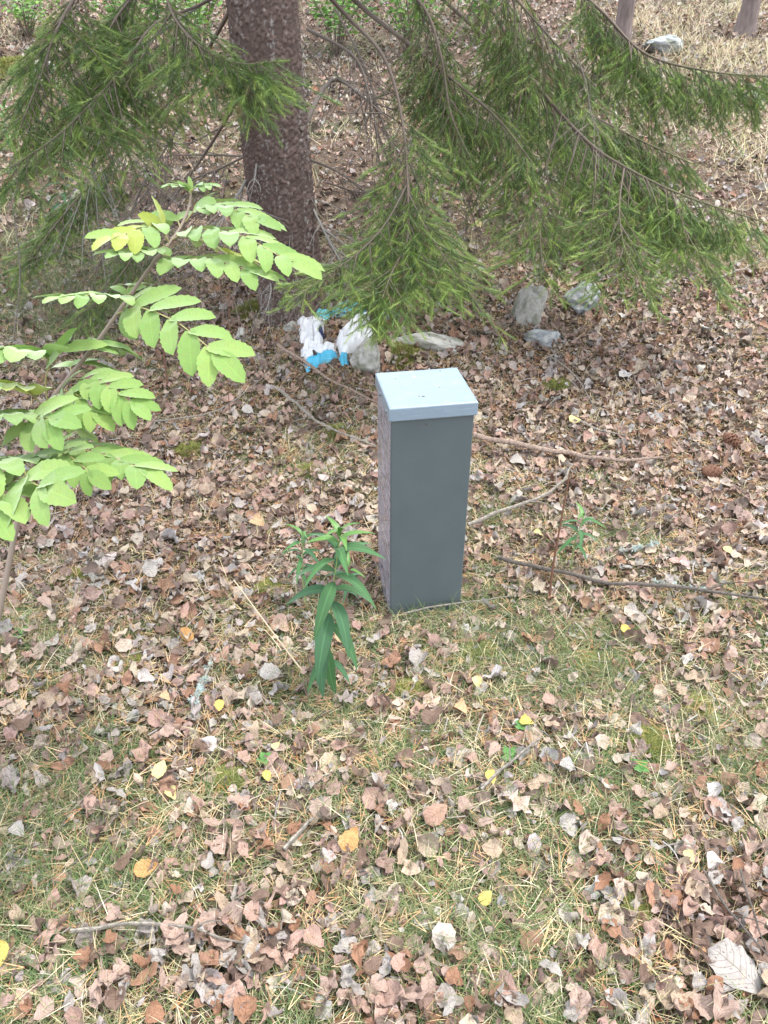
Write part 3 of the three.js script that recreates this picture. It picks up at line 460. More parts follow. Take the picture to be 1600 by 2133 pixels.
// ---------------------------------------------------------------- rowan sapling leaning in from the left
function leafletGeo(seed) {                             // toothed oblong leaflet, unit length along +z, folded a little at the midrib
  const R = rng(seed), n = 15, pos = [], idx = [], uv = [], arch = -0.10 - 0.15 * R();
  const W = u => 0.175 * Math.pow(Math.sin(Math.PI * Math.min(1, u * 0.93 + 0.05)), 0.55);
  for (let i = 0; i <= n; i++) {
    const u = i / n, w = W(u) * (i === n ? 0.1 : 1), tooth = i % 2 && i < n && i > 3 ? 1.07 : 0.97;
    const y = arch * u * u + 0.02 * nz(u * 5, seed);
    pos.push(-w * tooth, y + w * 0.28, u - (i % 2 ? 0 : 0.02), 0, y, u, w * tooth, y + w * 0.28, u - (i % 2 ? 0 : 0.02)); uv.push(0, u, 0.5, u, 1, u);
  }
  for (let i = 0; i < n; i++) { const a = i * 3; idx.push(a, a + 3, a + 1, a + 1, a + 3, a + 4, a + 1, a + 4, a + 2, a + 2, a + 4, a + 5); }
  const g = new THREE.BufferGeometry(); g.setAttribute('position', new THREE.Float32BufferAttribute(pos, 3)); g.setAttribute('uv', new THREE.Float32BufferAttribute(uv, 2)); g.setIndex(idx); g.computeVertexNormals(); return g;
}
const rowanVein = (() => { const cv = document.createElement('canvas'); cv.width = 64; cv.height = 128; const c = cv.getContext('2d'), R = rng(8); c.fillStyle = 'rgb(228,230,222)'; c.fillRect(0, 0, 64, 128); for (let k = 0; k < 160; k++) { c.fillStyle = `rgba(${200 + R() * 55 | 0},${205 + R() * 50 | 0},190,0.2)`; c.beginPath(); c.arc(R() * 64, R() * 128, 1 + R() * 6, 0, 7); c.fill(); } c.strokeStyle = 'rgba(250,255,225,0.9)'; c.lineWidth = 2; c.beginPath(); c.moveTo(32, 0); c.lineTo(32, 128); c.stroke(); c.lineWidth = 0.8; for (let k = 0; k < 12; k++) for (const s of [-1, 1]) { c.beginPath(); c.moveTo(32, 4 + k * 10); c.lineTo(32 + s * 32, 16 + k * 10); c.stroke(); } const t = new THREE.CanvasTexture(cv); t.colorSpace = THREE.SRGBColorSpace; return t; })();
const leafletMats = [[0.22, 0.37, 0.085], [0.255, 0.405, 0.10], [0.29, 0.43, 0.11]].map(c => phys(...c, 0.95, { transmission: 0.42, thickness: 0, map: rowanVein }));
const yellowLeaflet = phys(0.40, 0.46, 0.07, 0.95, { transmission: 0.45, thickness: 0, map: rowanVein });
const leafletGeos = [1, 2, 3, 4].map(leafletGeo), rachisMat = std(0.30, 0.27, 0.11, 0.6);
function compoundLeaf(tree, base, pts, pairs, size, seed, opt = {}) {       // pts: world points along the rachis
  const R = rng(seed), P = pts.map(p => p.clone().sub(base)), curve = new THREE.CatmullRomCurve3(P), m = part('leaf', tube(P, [0.0013, 0.0007], 5, 10), rachisMat, tree);
  const up = (opt.up || V(0, 1, 0)).clone().normalize();
  const put = (t, side, k) => {
    const p = curve.getPoint(t), T = curve.getTangent(t).normalize(), S = T.clone().cross(up).normalize(), N = S.clone().cross(T).normalize();
    const spread = side ? 0.82 - 0.28 * t : 0, z = T.clone().multiplyScalar(Math.cos(spread)).addScaledVector(S, Math.sin(spread) * side).addScaledVector(N, (opt.vee ?? 0.05) + (R() - 0.5) * 0.25).normalize();
    const x = N.clone().cross(z).normalize(), y = z.clone().cross(x).normalize();
    let s = size * (side ? 0.78 + 0.32 * Math.sin(Math.PI * (0.2 + 0.65 * t)) : 0.95) * (0.9 + R() * 0.2);
    const l = part('leaflet', pick(R, leafletGeos), opt.yellow && R() < 0.75 ? yellowLeaflet : pick(R, leafletMats), m);
    l.matrixAutoUpdate = true; l.position.copy(p); l.quaternion.setFromRotationMatrix(new THREE.Matrix4().makeBasis(x, y, z)); s *= 1.42; l.scale.set(s * (opt.wide || 1.15) * 0.98, s, s);
    l.rotateZ((R() - 0.5) * 0.5);
  };
  for (let k = 0; k < pairs; k++) { const t = lerp(opt.start ?? 0.26, 0.93, k / (pairs - 1)); put(t, -1, k); put(t, 1, k); }
  put(0.985, 0, 0);
}
{
  const stem = [V(-0.80, 0, -0.80), V(-0.77, 0.18, -0.81), V(-0.68, 0.48, -0.85), at(0, 1270, 1.15), at(45, 1050, 1.13), at(75, 950, 1.13), at(98, 850, 1.14), at(140, 790, 1.16), at(195, 722, 1.18), at(262, 628, 1.21), at(325, 540, 1.24), at(372, 480, 1.27), at(394, 430, 1.29), at(399, 392, 1.30)];
  stem[0].y = height(stem[0].x, stem[0].z) - 0.03;
  const base = stem[0].clone(), t = group('rowan_sapling', base, 'young rowan with bright green feathery leaves leaning in from the left edge', 'sapling');
  part('stem', tube(stem.map(p => p.clone().sub(base)), [0.005, 0.0043, 0.0037, 0.0032, 0.0026, 0.0018], 8, 70), std(0.24, 0.185, 0.145, 0.75), t);
  const A = (...a) => a.map(([x, y, d]) => at(x, y, d)), leaf = (pts, pairs, size, seed, opt) => compoundLeaf(t, base, A(...pts), pairs, size, seed, opt);
  leaf([[386, 462, 1.28], [412, 432, 1.27], [470, 430, 1.23], [532, 455, 1.19]], 6, 0.042, 1);
  leaf([[397, 405, 1.295], [392, 394, 1.29], [362, 386, 1.26]], 4, 0.020, 2);
  leaf([[398, 398, 1.295], [412, 388, 1.29], [437, 386, 1.27]], 4, 0.020, 3);
  leaf([[352, 505, 1.255], [335, 470, 1.24], [298, 476, 1.19], [243, 492, 1.14]], 5, 0.040, 4, { yellow: true, up: V(0.1, 1, 0.25) });
  leaf([[376, 476, 1.27], [368, 455, 1.29], [345, 450, 1.32], [320, 462, 1.35]], 4, 0.036, 5);
  leaf([[346, 512, 1.25], [315, 520, 1.2], [254, 527, 1.13]], 5, 0.034, 6);
  leaf([[358, 500, 1.26], [400, 478, 1.22], [500, 490, 1.15], [606, 546, 1.10]], 7, 0.045, 7);
  leaf([[338, 528, 1.245], [372, 540, 1.20], [445, 540, 1.15], [528, 566, 1.11]], 6, 0.042, 8, { yellow: false });
  leaf([[368, 488, 1.265], [410, 498, 1.30], [460, 520, 1.33], [505, 535, 1.36]], 5, 0.040, 9, { yellow: true });
  leaf([[275, 612, 1.215], [240, 617, 1.16], [190, 614, 1.10], [138, 618, 1.06]], 5, 0.036, 10);
  leaf([[258, 634, 1.21], [268, 598, 1.24], [282, 592, 1.27]], 3, 0.028, 11);
  leaf([[240, 655, 1.205], [285, 640, 1.15], [370, 672, 1.07], [452, 738, 1.0]], 6, 0.047, 12, { up: V(-0.05, 0.75, 0.55), wide: 1.3, start: 0.14 });
  // lower clusters
  leaf([[100, 845, 1.14], [95, 790, 1.12], [104, 748, 1.1], [50, 730, 1.04], [0, 728, 1.0]], 5, 0.045, 13, { start: 0.4 });
  leaf([[104, 755, 1.1], [140, 725, 1.12], [200, 715, 1.15], [232, 722, 1.17]], 5, 0.040, 14);
  leaf([[150, 778, 1.165], [150, 760, 1.2], [190, 755, 1.24], [230, 775, 1.28]], 5, 0.040, 15);
  leaf([[140, 790, 1.16], [180, 790, 1.12], [230, 805, 1.08], [280, 845, 1.05]], 6, 0.034, 16, { up: V(0, 0.85, 0.35), wide: 1.3 });
  leaf([[108, 835, 1.145], [130, 815, 1.12], [165, 825, 1.09], [198, 855, 1.07]], 4, 0.034, 17, { up: V(0, 0.8, 0.4), wide: 1.3 });
  leaf([[96, 855, 1.14], [60, 815, 1.09], [0, 800, 1.03], [-60, 805, 0.98]], 5, 0.045, 18, { yellow: true });
  leaf([[90, 880, 1.135], [60, 862, 1.08], [10, 862, 1.02], [-50, 880, 0.98]], 5, 0.045, 19);
  leaf([[82, 920, 1.13], [95, 880, 1.16], [120, 870, 1.2], [150, 885, 1.24]], 5, 0.042, 20);
  leaf([[80, 915, 1.13], [60, 885, 1.07], [80, 870, 1.02], [110, 872, 0.99]], 4, 0.045, 26, { up: V(0, 0.8, 0.5) });
  leaf([[74, 952, 1.13], [120, 935, 1.1], [210, 945, 1.05], [300, 978, 1.0]], 7, 0.040, 21, { wide: 1.25 });
  leaf([[74, 955, 1.13], [110, 940, 1.06], [145, 950, 1.01], [190, 985, 0.97]], 5, 0.033, 22, { up: V(0, 0.8, 0.45), wide: 1.3 });
  leaf([[70, 960, 1.13], [50, 965, 1.02], [60, 1000, 0.95], [90, 1015, 0.92]], 3, 0.055, 23, { up: V(0, 0.75, 0.6) });
  leaf([[66, 975, 1.13], [35, 955, 1.06], [-10, 965, 0.99], [-60, 1000, 0.94]], 5, 0.052, 24);
  leaf([[60, 1000, 1.13], [30, 1000, 1.02], [5, 1030, 0.96], [-20, 1075, 0.92]], 4, 0.050, 25, { up: V(0, 0.8, 0.5) });
}

// ---------------------------------------------------------------- lance-leaved herbs
function lanceGeo(seed) {                               // unit length along +z, bends down along its length
  const R = rng(seed), n = 8, pos = [], idx = [], uv = [], arch = 0.25 + 0.4 * R();
  for (let i = 0; i <= n; i++) { const u = i / n, w = 0.092 * Math.pow(Math.sin(Math.PI * Math.min(1, Math.pow(u, 0.75) * 0.97 + 0.03)), 0.8) * (i === n ? 0.1 : 1), y = 0.12 * Math.sin(u * 3.1) * 0.8 - arch * u * u; pos.push(-w, y + w * 0.5, u, 0, y, u, w, y + w * 0.5, u); uv.push(0, u, 0.5, u, 1, u); }
  for (let i = 0; i < n; i++) { const a = i * 3; idx.push(a, a + 3, a + 1, a + 1, a + 3, a + 4, a + 1, a + 4, a + 2, a + 2, a + 4, a + 5); }
  const g = new THREE.BufferGeometry(); g.setAttribute('position', new THREE.Float32BufferAttribute(pos, 3)); g.setAttribute('uv', new THREE.Float32BufferAttribute(uv, 2)); g.setIndex(idx); g.computeVertexNormals(); return g;
}
const lanceGeos = [1, 2, 3, 4].map(lanceGeo);
const herbMap = (() => { const cv = document.createElement('canvas'); cv.width = 32; cv.height = 128; const c = cv.getContext('2d'), R = rng(4); c.fillStyle = 'rgb(205,212,200)'; c.fillRect(0, 0, 32, 128); for (let k = 0; k < 90; k++) { c.fillStyle = `rgba(${170 + R() * 70 | 0},${190 + R() * 60 | 0},170,0.22)`; c.fillRect(R() * 32, R() * 128, 2 + R() * 4, 3 + R() * 10); } c.fillStyle = 'rgb(252,255,235)'; c.fillRect(14.5, 0, 3, 128); const t = new THREE.CanvasTexture(cv); t.colorSpace = THREE.SRGBColorSpace; return t; })();
const herbMats = [[0.075, 0.20, 0.075], [0.09, 0.24, 0.08], [0.065, 0.18, 0.085]].map(c => phys(...c, 0.9, { transmission: 0.3, thickness: 0, map: herbMap }));
const freshMat = phys(0.17, 0.36, 0.09, 0.5, { transmission: 0.35, thickness: 0, map: herbMap }), herbStem = std(0.22, 0.29, 0.10, 0.6);
function herb(label, foot, top, leaves, seed, opt = {}) {   // leaves: [height 0..1, azimuth, pitch, length]
  const R = rng(seed), g = group('leafy_herb', foot, label, 'plant'), T = top.clone().sub(foot), mid = T.clone().multiplyScalar(0.5).add(V(-0.008, 0, 0.004)), pts = [V(0, -0.02, 0), mid, T], curve = new THREE.CatmullRomCurve3(pts);
  part('stem', tube(pts, [opt.r || 0.0028, 0.0012], 6, 16), opt.stem || herbStem, g);
  for (const [f, az, pitch, len] of leaves) {
    const l = part('leaf', pick(R, lanceGeos), f > 0.93 ? freshMat : pick(R, herbMats), g); l.position.copy(curve.getPoint(f));
    l.rotation.set(0, az, 0); l.rotateX(-pitch); l.rotateZ((R() - 0.5) * 0.5); l.scale.set(len * (opt.wide || 1), len, len);
  }
  return g;
}
{ // azimuth 0 points towards the viewer (+z), pi/2 to the right
  const foot = spot(682, 1432), up = above(709, 1112, -foot.z + 0.02);
  const rows = [[0.22, 0.9, 0.1, 0.075], [0.24, -0.6, 0.0, 0.09], [0.30, 0.1, -0.75, 0.115], [0.38, -0.25, -0.5, 0.14], [0.46, 0.85, -0.35, 0.12], [0.52, -0.2, -0.35, 0.15], [0.60, 0.5, -0.2, 0.125], [0.66, -1.5, 0.1, 0.11], [0.67, 1.55, 0.05, 0.095], [0.72, -0.3, -0.25, 0.125], [0.76, 1.1, 0.05, 0.11], [0.78, -1.75, 0.15, 0.105], [0.80, 2.8, 0.35, 0.10], [0.85, -0.9, 0.25, 0.09], [0.86, 2.2, 0.45, 0.09], [0.90, 1.35, 0.4, 0.10], [0.90, -2.4, 0.5, 0.085], [0.92, 0.2, 0.35, 0.08], [0.95, -1.3, 0.6, 0.07], [0.95, 1.9, 0.65, 0.075], [0.97, 0.4, 0.8, 0.065], [0.98, -2.6, 0.9, 0.06], [0.99, -0.6, 1.0, 0.06], [0.995, 1.6, 1.1, 0.055], [1, 0.3, 1.3, 0.05]];
  herb('green herb with narrow lance shaped leaves in front of the grey post', foot, up, rows, 5, { wide: 1.45 });
  const spiral = (n, a0, len, lo) => Array.from({ length: n }, (_, k) => [lerp(lo, 1, k / (n - 1)), a0 + k * 2.4, lerp(-0.1, 0.9, (k / (n - 1)) ** 2), len * (0.75 + 0.35 * Math.sin(3 * k / n))]);
  herb('smaller bluish green herb just behind the larger one', spot(640, 1268), above(632, 1112, -spot(640, 1268).z), spiral(14, 0.4, 0.065, 0.5), 6);
  herb('slender reddish stemmed herb beside the post foot left of it', spot(722, 1375), above(727, 1180, -spot(722, 1375).z), spiral(7, 1.4, 0.05, 0.75), 9, { stem: std(0.20, 0.10, 0.06, 0.7), r: 0.002 });
  herb('small pale stemmed herb right of the post beside a dry stalk', spot(1188, 1190), above(1216, 1075, -spot(1188, 1190).z), spiral(13, 2.0, 0.07, 0.45), 7);
  herb('upright herb in the shade left of the spruce trunk', spot(140, 500), above(135, 335, -spot(140, 500).z), spiral(18, 0, 0.13, 0.25), 8);
  herb('leafy herb at the far left edge below the boughs', spot(15, 320), above(10, 225, -spot(15, 320).z), spiral(14, 1, 0.16, 0.25), 10);
}

// ---------------------------------------------------------------- stones
const stoneTones = [[0.24, 0.235, 0.22], [0.30, 0.29, 0.26], [0.22, 0.235, 0.245]], stoneMat = std(1, 1, 1, 0.92, { vertexColors: true });
function stone(px, py, size, [sx, sy, sz], yaw, seed, label) {
  const g = new THREE.IcosahedronGeometry(1, 28), p = g.getAttribute('position');
  const col = [], c0 = stoneTones[seed % 3];
  for (let i = 0; i < p.count; i++) {
    const v = V(p.getX(i), p.getY(i), p.getZ(i)), n = v.clone(); let r = 1 + 0.30 * nz(n.x * 1.3 + seed, n.y * 1.3, n.z * 1.3) + 0.12 * nz(n.x * 3.2, n.y * 3.2 + seed, n.z * 3.2) + 0.04 * nz(n.x * 9, n.y * 9, n.z * 9 + seed);
    for (let k = 0; k < 7; k++) { const a = V(Math.sin(seed * 3 + k * 2.1), Math.sin(seed + k * 1.3) * 0.8, Math.cos(seed * 2 + k * 2.7)).normalize(), d = n.dot(a) * r, lim = 0.72 + 0.1 * Math.sin(k * 5 + seed); if (d > lim) r -= (d - lim) * 0.85; }
    v.multiplyScalar(r); p.setXYZ(i, v.x * sx * size, v.y * sy * size, v.z * sz * size); const q = v.clone().multiplyScalar(size * 14), s = 1 + 0.4 * fbm(q.x + seed, q.y, q.z) + 0.35 * nz(q.x * 7, q.y * 7, q.z * 7), l = smooth(0.1, 0.35, nz(q.x * 2.2, q.y * 2.2 + seed, q.z * 2.2)) * 0.6, mo = smooth(0.15, 0.45, nz(q.x * 1.1, q.y * 1.1, q.z * 1.1 + seed * 3)) * 0.6; col.push(lerp(lerp(c0[0] * s, 0.40, l), 0.09, mo), lerp(lerp(c0[1] * s, 0.40, l), 0.10, mo), lerp(lerp(c0[2] * s, 0.37, l), 0.05, mo));
  }
  g.setAttribute('color', new THREE.Float32BufferAttribute(col, 3)); g.deleteAttribute('normal'); g.deleteAttribute('uv'); const gg = mergeVertices(g, 1e-5); gg.computeVertexNormals();
  const m = solo('stone', gg, stoneMat, label, 'stone', 'stones around the spruce'); m.position.copy(spot(px, py)); m.position.y += sy * size * 0.35; m.rotation.y = yaw; return m;
}
stone(1100, 668, 0.10, [0.85, 1.35, 0.8], 0.4, 1, 'tall mottled grey stone under the tips of the right boughs');
stone(1212, 640, 0.10, [1.15, 0.9, 0.9], 1.2, 2, 'rounded grey stone to the right of the tall mottled stone');
stone(1130, 712, 0.085, [1.2, 0.5, 0.8], 0.2, 5, 'low bluish grey stone below the tall mottled stone');
stone(765, 765, 0.095, [0.8, 0.95, 0.9], 0.7, 4, 'pale lichen spotted stone at the right end of the torn bag');
stone(890, 722, 0.10, [1.7, 0.5, 0.8], -0.2, 7, 'long flat pale stone behind the lid of the post');
stone(812, 668, 0.05, [1, 0.8, 0.8], 0.5, 8, 'small pale stone half hidden by spruce needles');
stone(608, 690, 0.045, [1, 0.8, 1], 0.1, 3, 'small dark stone at the left end of the torn bag');
stone(505, 705, 0.04, [0.8, 1, 0.8], 0.9, 10, 'small grey stone in the shade left of the torn bag');
stone(690, 590, 0.032, [1, 1.1, 1], 0.9, 9, 'small pinkish stone beside the spruce trunk').material = std(0.36, 0.18, 0.16, 0.9);
stone(1385, 105, 0.16, [1.5, 0.6, 1], 0.4, 11, 'distant grey stone on the pale slope');
stone(1565, 215, 0.10, [1.2, 0.7, 1], 0.4, 12, 'dark mossy stone at the right edge of the slope');
stone(90, 150, 0.12, [1.4, 0.6, 1], 0.9, 13, 'stone beside the yellow moss mound at the far left');

// ---------------------------------------------------------------- torn plastic bag
{
  const white = phys(0.78, 0.79, 0.82, 0.42, { transmission: 0.12, thickness: 0 }), blue = phys(0.07, 0.42, 0.62, 0.4), teal = phys(0.10, 0.45, 0.52, 0.4), ink = std(0.02, 0.03, 0.10, 0.5);
  const foot = spot(690, 745); const bag = group('torn_bag', foot, 'crumpled torn white and blue plastic bag beneath the spruce bough', 'bag');
  const sheet = (c, nx, ny, amp, seed, hump) => {       // crumpled film between four ground corners
    const pos = [], idx = [], uv = [], R = rng(seed);
    for (let j = 0; j <= ny; j++) for (let i = 0; i <= nx; i++) {
      const u = i / nx, v = j / ny, e = Math.min(u, 1 - u, v, 1 - v), p = c[0].clone().multiplyScalar((1 - u) * (1 - v)).addScaledVector(c[1], u * (1 - v)).addScaledVector(c[2], u * v).addScaledVector(c[3], (1 - u) * v);
      const rag = 0.010 * nz(u * 7 + seed, v * 3, 2); p.x += rag; p.z += 0.010 * nz(u * 5, v * 2 + seed, 5);
      const ridge = 1 - Math.abs(nz(u * 3.2 + seed, v * 3.2, seed * 2)) * 2.2, fine = 1 - Math.abs(nz(u * 8 + seed, v * 8, 9)) * 2;
      p.y = height(p.x, p.z) + 0.012 + hump * Math.sin(Math.PI * u) * Math.sin(Math.PI * v) + amp * (0.65 * ridge + 0.35 * fine + 0.25) * smooth(-0.05, 0.15, e);
      p.sub(foot); pos.push(p.x, p.y, p.z); uv.push(u, v);
    }
    for (let j = 0; j < ny; j++) for (let i = 0; i < nx; i++) { const a = j * (nx + 1) + i; idx.push(a, a + 1, a + nx + 1, a + 1, a + nx + 2, a + nx + 1); }
    const g = new THREE.BufferGeometry(); g.setAttribute('position', new THREE.Float32BufferAttribute(pos, 3)); g.setAttribute('uv', new THREE.Float32BufferAttribute(uv, 2)); g.setIndex(idx); g.computeVertexNormals(); return g;
  };
  const Q = (...a) => a.map(([x, y]) => spot(x, y));
  part('white_film', sheet(Q([618, 672], [676, 672], [672, 735], [630, 750]), 26, 26, 0.035, 2, 0.02), white, bag);
  part('white_film', sheet(Q([695, 715], [765, 655], [782, 705], [715, 762]), 30, 26, 0.035, 5, 0.04), white, bag);
  part('blue_band', sheet(Q([634, 758], [700, 738], [704, 752], [638, 782]), 26, 8, 0.02, 3, 0.02), blue, bag);
  part('white_film', sheet(Q([632, 742], [702, 722], [702, 740], [634, 762]), 22, 8, 0.02, 8, 0.02), white, bag);
  part('blue_band', sheet(Q([612, 655], [690, 655], [688, 672], [616, 675]), 20, 6, 0.02, 4, 0.02), teal, bag);
  part('blue_band', sheet(Q([705, 752], [722, 745], [728, 764], [712, 770]), 8, 8, 0.02, 11, 0.02), blue, bag);
  part('blue_band', sheet(Q([690, 652], [765, 648], [760, 664], [690, 668]), 20, 6, 0.03, 6, 0.03), teal, bag);
  part('print_patch', sheet(Q([660, 708], [676, 704], [676, 714], [662, 718]), 8, 6, 0.012, 7, 0.055), ink, bag);
}

// ---------------------------------------------------------------- fallen sticks and stalks
const barkMap = noiseTexture(256, (u, v) => { const k = 175 + 90 * nz(u * 6, v * 14, 3) + 70 * nz(u * 22, v * 50, 5) + 50 * Math.max(0, nz(u * 4, v * 4, 9)); return [k, k * 0.98, k * 0.95].map(q => Math.max(30, Math.min(255, q))); });
const barked = (r, g, b) => std(r, g, b, 0.9, { map: barkMap, bumpMap: barkMap, bumpScale: 0.002 });
const stickMats = { pink: barked(0.60, 0.46, 0.39), dark: barked(0.24, 0.21, 0.19), grey: barked(0.52, 0.48, 0.43), pale: std(0.55, 0.45, 0.31, 0.8), red: std(0.155, 0.075, 0.045, 0.75), lichen: std(0.30, 0.37, 0.345, 0.95) };
function stick(name, pts, r, mat, label, { lift = 0.02, seed = 1, forks = [], lichen = 0, category = 'stick' } = {}) {
  const P = pts.map(([x, y, l]) => spot(x, y, (l ?? lift) + 0.02)), base = P[0].clone(), R = rng(seed), fine = [];
  const curve = new THREE.CatmullRomCurve3(P, false, 'centripetal'), n = Math.max(6, Math.round(curve.getLength() / 0.05));
  for (let i = 0; i <= n; i++) { const p = curve.getPoint(i / n); p.x += (R() - 0.5) * r * 1.3; p.z += (R() - 0.5) * r * 1.3; p.y += (R() - 0.5) * r; fine.push(p.sub(base)); }
  const gs = [tube(fine, [r, r * 0.85, r * 0.45], 7, n * 2)];
  for (const [t, a, L] of forks) { const p = curve.getPoint(t).sub(base), T = curve.getTangent(t), d = T.clone().applyAxisAngle(UPV, a).normalize(); gs.push(tube([p, p.clone().addScaledVector(d, L * 0.5).add(V(0, 0.012, 0)), p.clone().addScaledVector(d, L)], [r * 0.5, r * 0.2], 5, 6)); }
  const g = group(name, base, label, category); part(name === 'dry_stalk' ? 'stalk' : 'wood', mergeGeometries(gs), stickMats[mat], g);
  if (lichen) { const lc = new Copies(bladeTuft(seed + 40, 18, 0.010, 0.0024, 1.0, 0.012, 0.5), stickMats.lichen); for (let k = 0; k < lichen; k++) { const p = curve.getPoint(R()).sub(base).add(V((R() - 0.5) * 0.012, r * 0.5, (R() - 0.5) * 0.012)); lc.add(p, new THREE.Quaternion().setFromEuler(new THREE.Euler((R() - 0.5) * 2, R() * 6, (R() - 0.5) * 2)), V(1, 1, 1).multiplyScalar(0.6 + R() * 0.7), vary(R, [1, 1, 1], 0.2)); } lc.build('lichen', g); }
  return g;
}
const ST = 'sticks lying on the forest floor'; const mark = o => { o.userData.group = ST; return o; };
mark(stick('fallen_stick', [[985, 930], [1080, 948], [1190, 968], [1250, 980], [1375, 976]], 0.0105, 'pink', 'thick pinkish stick reaching right from behind the post', { seed: 1, lift: 0.03, forks: [[0.55, 0.7, 0.12]] }));
mark(stick('fallen_stick', [[972, 1118], [1060, 1082], [1140, 1052], [1172, 1020], [1188, 988]], 0.007, 'grey', 'grey forked stick angled up from the right side of the post', { seed: 2, lift: 0.03, forks: [[0.35, -0.9, 0.10], [0.6, 0.6, 0.08]] }));
mark(stick('fallen_stick', [[1035, 1188], [1150, 1215], [1260, 1240], [1400, 1250], [1520, 1266], [1640, 1284]], 0.0065, 'dark', 'long thin dark stick running from the post to the right edge', { seed: 3, lift: 0.03, forks: [[0.7, 0.5, 0.14]] }));
mark(stick('fallen_stick', [[580, 755], [620, 780], [680, 822], [790, 878]], 0.0075, 'pink', 'upper of two slim sticks pointing at the post from the left', { seed: 4, lift: 0.065 }));
mark(stick('fallen_stick', [[572, 838], [620, 875], [680, 922], [785, 966]], 0.0065, 'grey', 'lower of two slim sticks pointing at the post from the left', { seed: 5, lift: 0.055, forks: [[0.3, 0.8, 0.12]] }));
mark(stick('fallen_stick', [[160, 1966], [270, 1948], [400, 1955], [512, 1988]], 0.0045, 'grey', 'grey bent twig among leaves near the bottom left', { seed: 7, lift: 0.02, forks: [[0.7, 0.5, 0.05]] }));
mark(stick('fallen_stick', [[842, 1302], [900, 1288], [1000, 1274], [1066, 1266]], 0.003, 'grey', 'short thin twig across the foot of the post', { seed: 8, lift: 0.025 }));
mark(stick('fallen_stick', [[442, 1405], [424, 1450], [406, 1492]], 0.004, 'grey', 'short twig crusted with pale blue lichen left of the herb', { seed: 9, lift: 0.02, lichen: 30 }));
mark(stick('fallen_stick', [[1285, 1168], [1330, 1160], [1368, 1148]], 0.004, 'grey', 'short lichen covered twig right of the grass tuft', { seed: 10, lift: 0.02, lichen: 22 }));
mark(stick('fallen_stick', [[1350, 1228], [1400, 1238], [1465, 1246]], 0.003, 'grey', 'lichen covered twig resting along the long dark stick', { seed: 11, lift: 0.015, lichen: 20 }));
mark(stick('fallen_stick', [[1455, 1842], [1500, 1920], [1550, 1980], [1610, 2050]], 0.0028, 'dark', 'thin dark twig slanting over the big pale leaf at the lower right', { seed: 12, lift: 0.03, forks: [[0.4, 0.7, 0.1]] }));
mark(stick('fallen_stick', [[1530, 1838], [1555, 1930], [1585, 2020]], 0.0024, 'dark', 'thinner dark twig nearest the lower right edge', { seed: 13, lift: 0.03 }));
mark(stick('fallen_stick', [[1000, 1668], [1060, 1610], [1125, 1560]], 0.004, 'grey', 'crooked grey twig near the two bright green sprouts', { seed: 14, lift: 0.02, forks: [[0.5, 0.8, 0.06]] }));
mark(stick('fallen_stick', [[1480, 600], [1540, 580], [1610, 545]], 0.006, 'grey', 'pale stick at the right edge below the bough tips', { seed: 15, lift: 0.03, forks: [[0.4, 0.8, 0.15]] }));
mark(stick('fallen_stick', [[1140, 760], [1190, 800], [1240, 880]], 0.0035, 'grey', 'thin pale twig on the leafy ground right of the lid', { seed: 16, lift: 0.03 }));
mark(stick('fallen_stick', [[1205, 895], [1250, 915], [1300, 925]], 0.005, 'grey', 'short grey twig beyond the thick pinkish stick', { seed: 17, lift: 0.02, forks: [[0.5, -0.7, 0.07]] }));
mark(stick('fallen_stick', [[595, 1790], [640, 1740], [655, 1725]], 0.005, 'grey', 'stubby grey twig in the foreground left of centre', { seed: 18, lift: 0.018 }));
mark(stick('fallen_stick', [[330, 900], [450, 880], [560, 800]], 0.004, 'grey', 'slim twig in the shade below the rowan leaves', { seed: 19, lift: 0.03, forks: [[0.5, 0.8, 0.14]] }));
mark(stick('fallen_stick', [[700, 560], [770, 640], [830, 720]], 0.004, 'dark', 'dark twig lying across the torn bag', { seed: 20, lift: 0.10 }));
// upright dry stalks
function stalk(pts, r, mat, label, seed) { const base = pts[0].clone(), g = group('dry_stalk', base, label, 'stalk', 'upright dry stalks'); part('stalk', tube(pts.map(p => p.clone().sub(base)), [r, r * 0.5], 6, 16), stickMats[mat], g); return g; }
const rise = (foot, ...tops) => { const f = spot(...foot, -0.01); return [f, ...tops.map(([x, y, back]) => above(x, y, -f.z + (back || 0)))]; };
stalk(rise([1143, 1255], [1152, 1180], [1166, 1100], [1187, 985]), 0.004, 'red', 'bare reddish brown stalk standing right of the post', 1);
stalk(rise([645, 1412], [565, 1312, 0.03], [487, 1207, 0.06]), 0.0026, 'pale', 'pale straw stalk leaning left beside the green herb', 2);
stalk(rise([352, 812], [345, 770], [338, 700]), 0.005, 'red', 'short brown stem below the large rowan leaf', 3);
stalk(rise([478, 865], [474, 760], [478, 600]), 0.0022, 'red', 'thin bare stem standing in the shade by the spruce foot', 4);
stalk(rise([25, 720], [42, 560], [18, 380]), 0.004, 'grey', 'thin grey stem at the left edge under the boughs', 5);

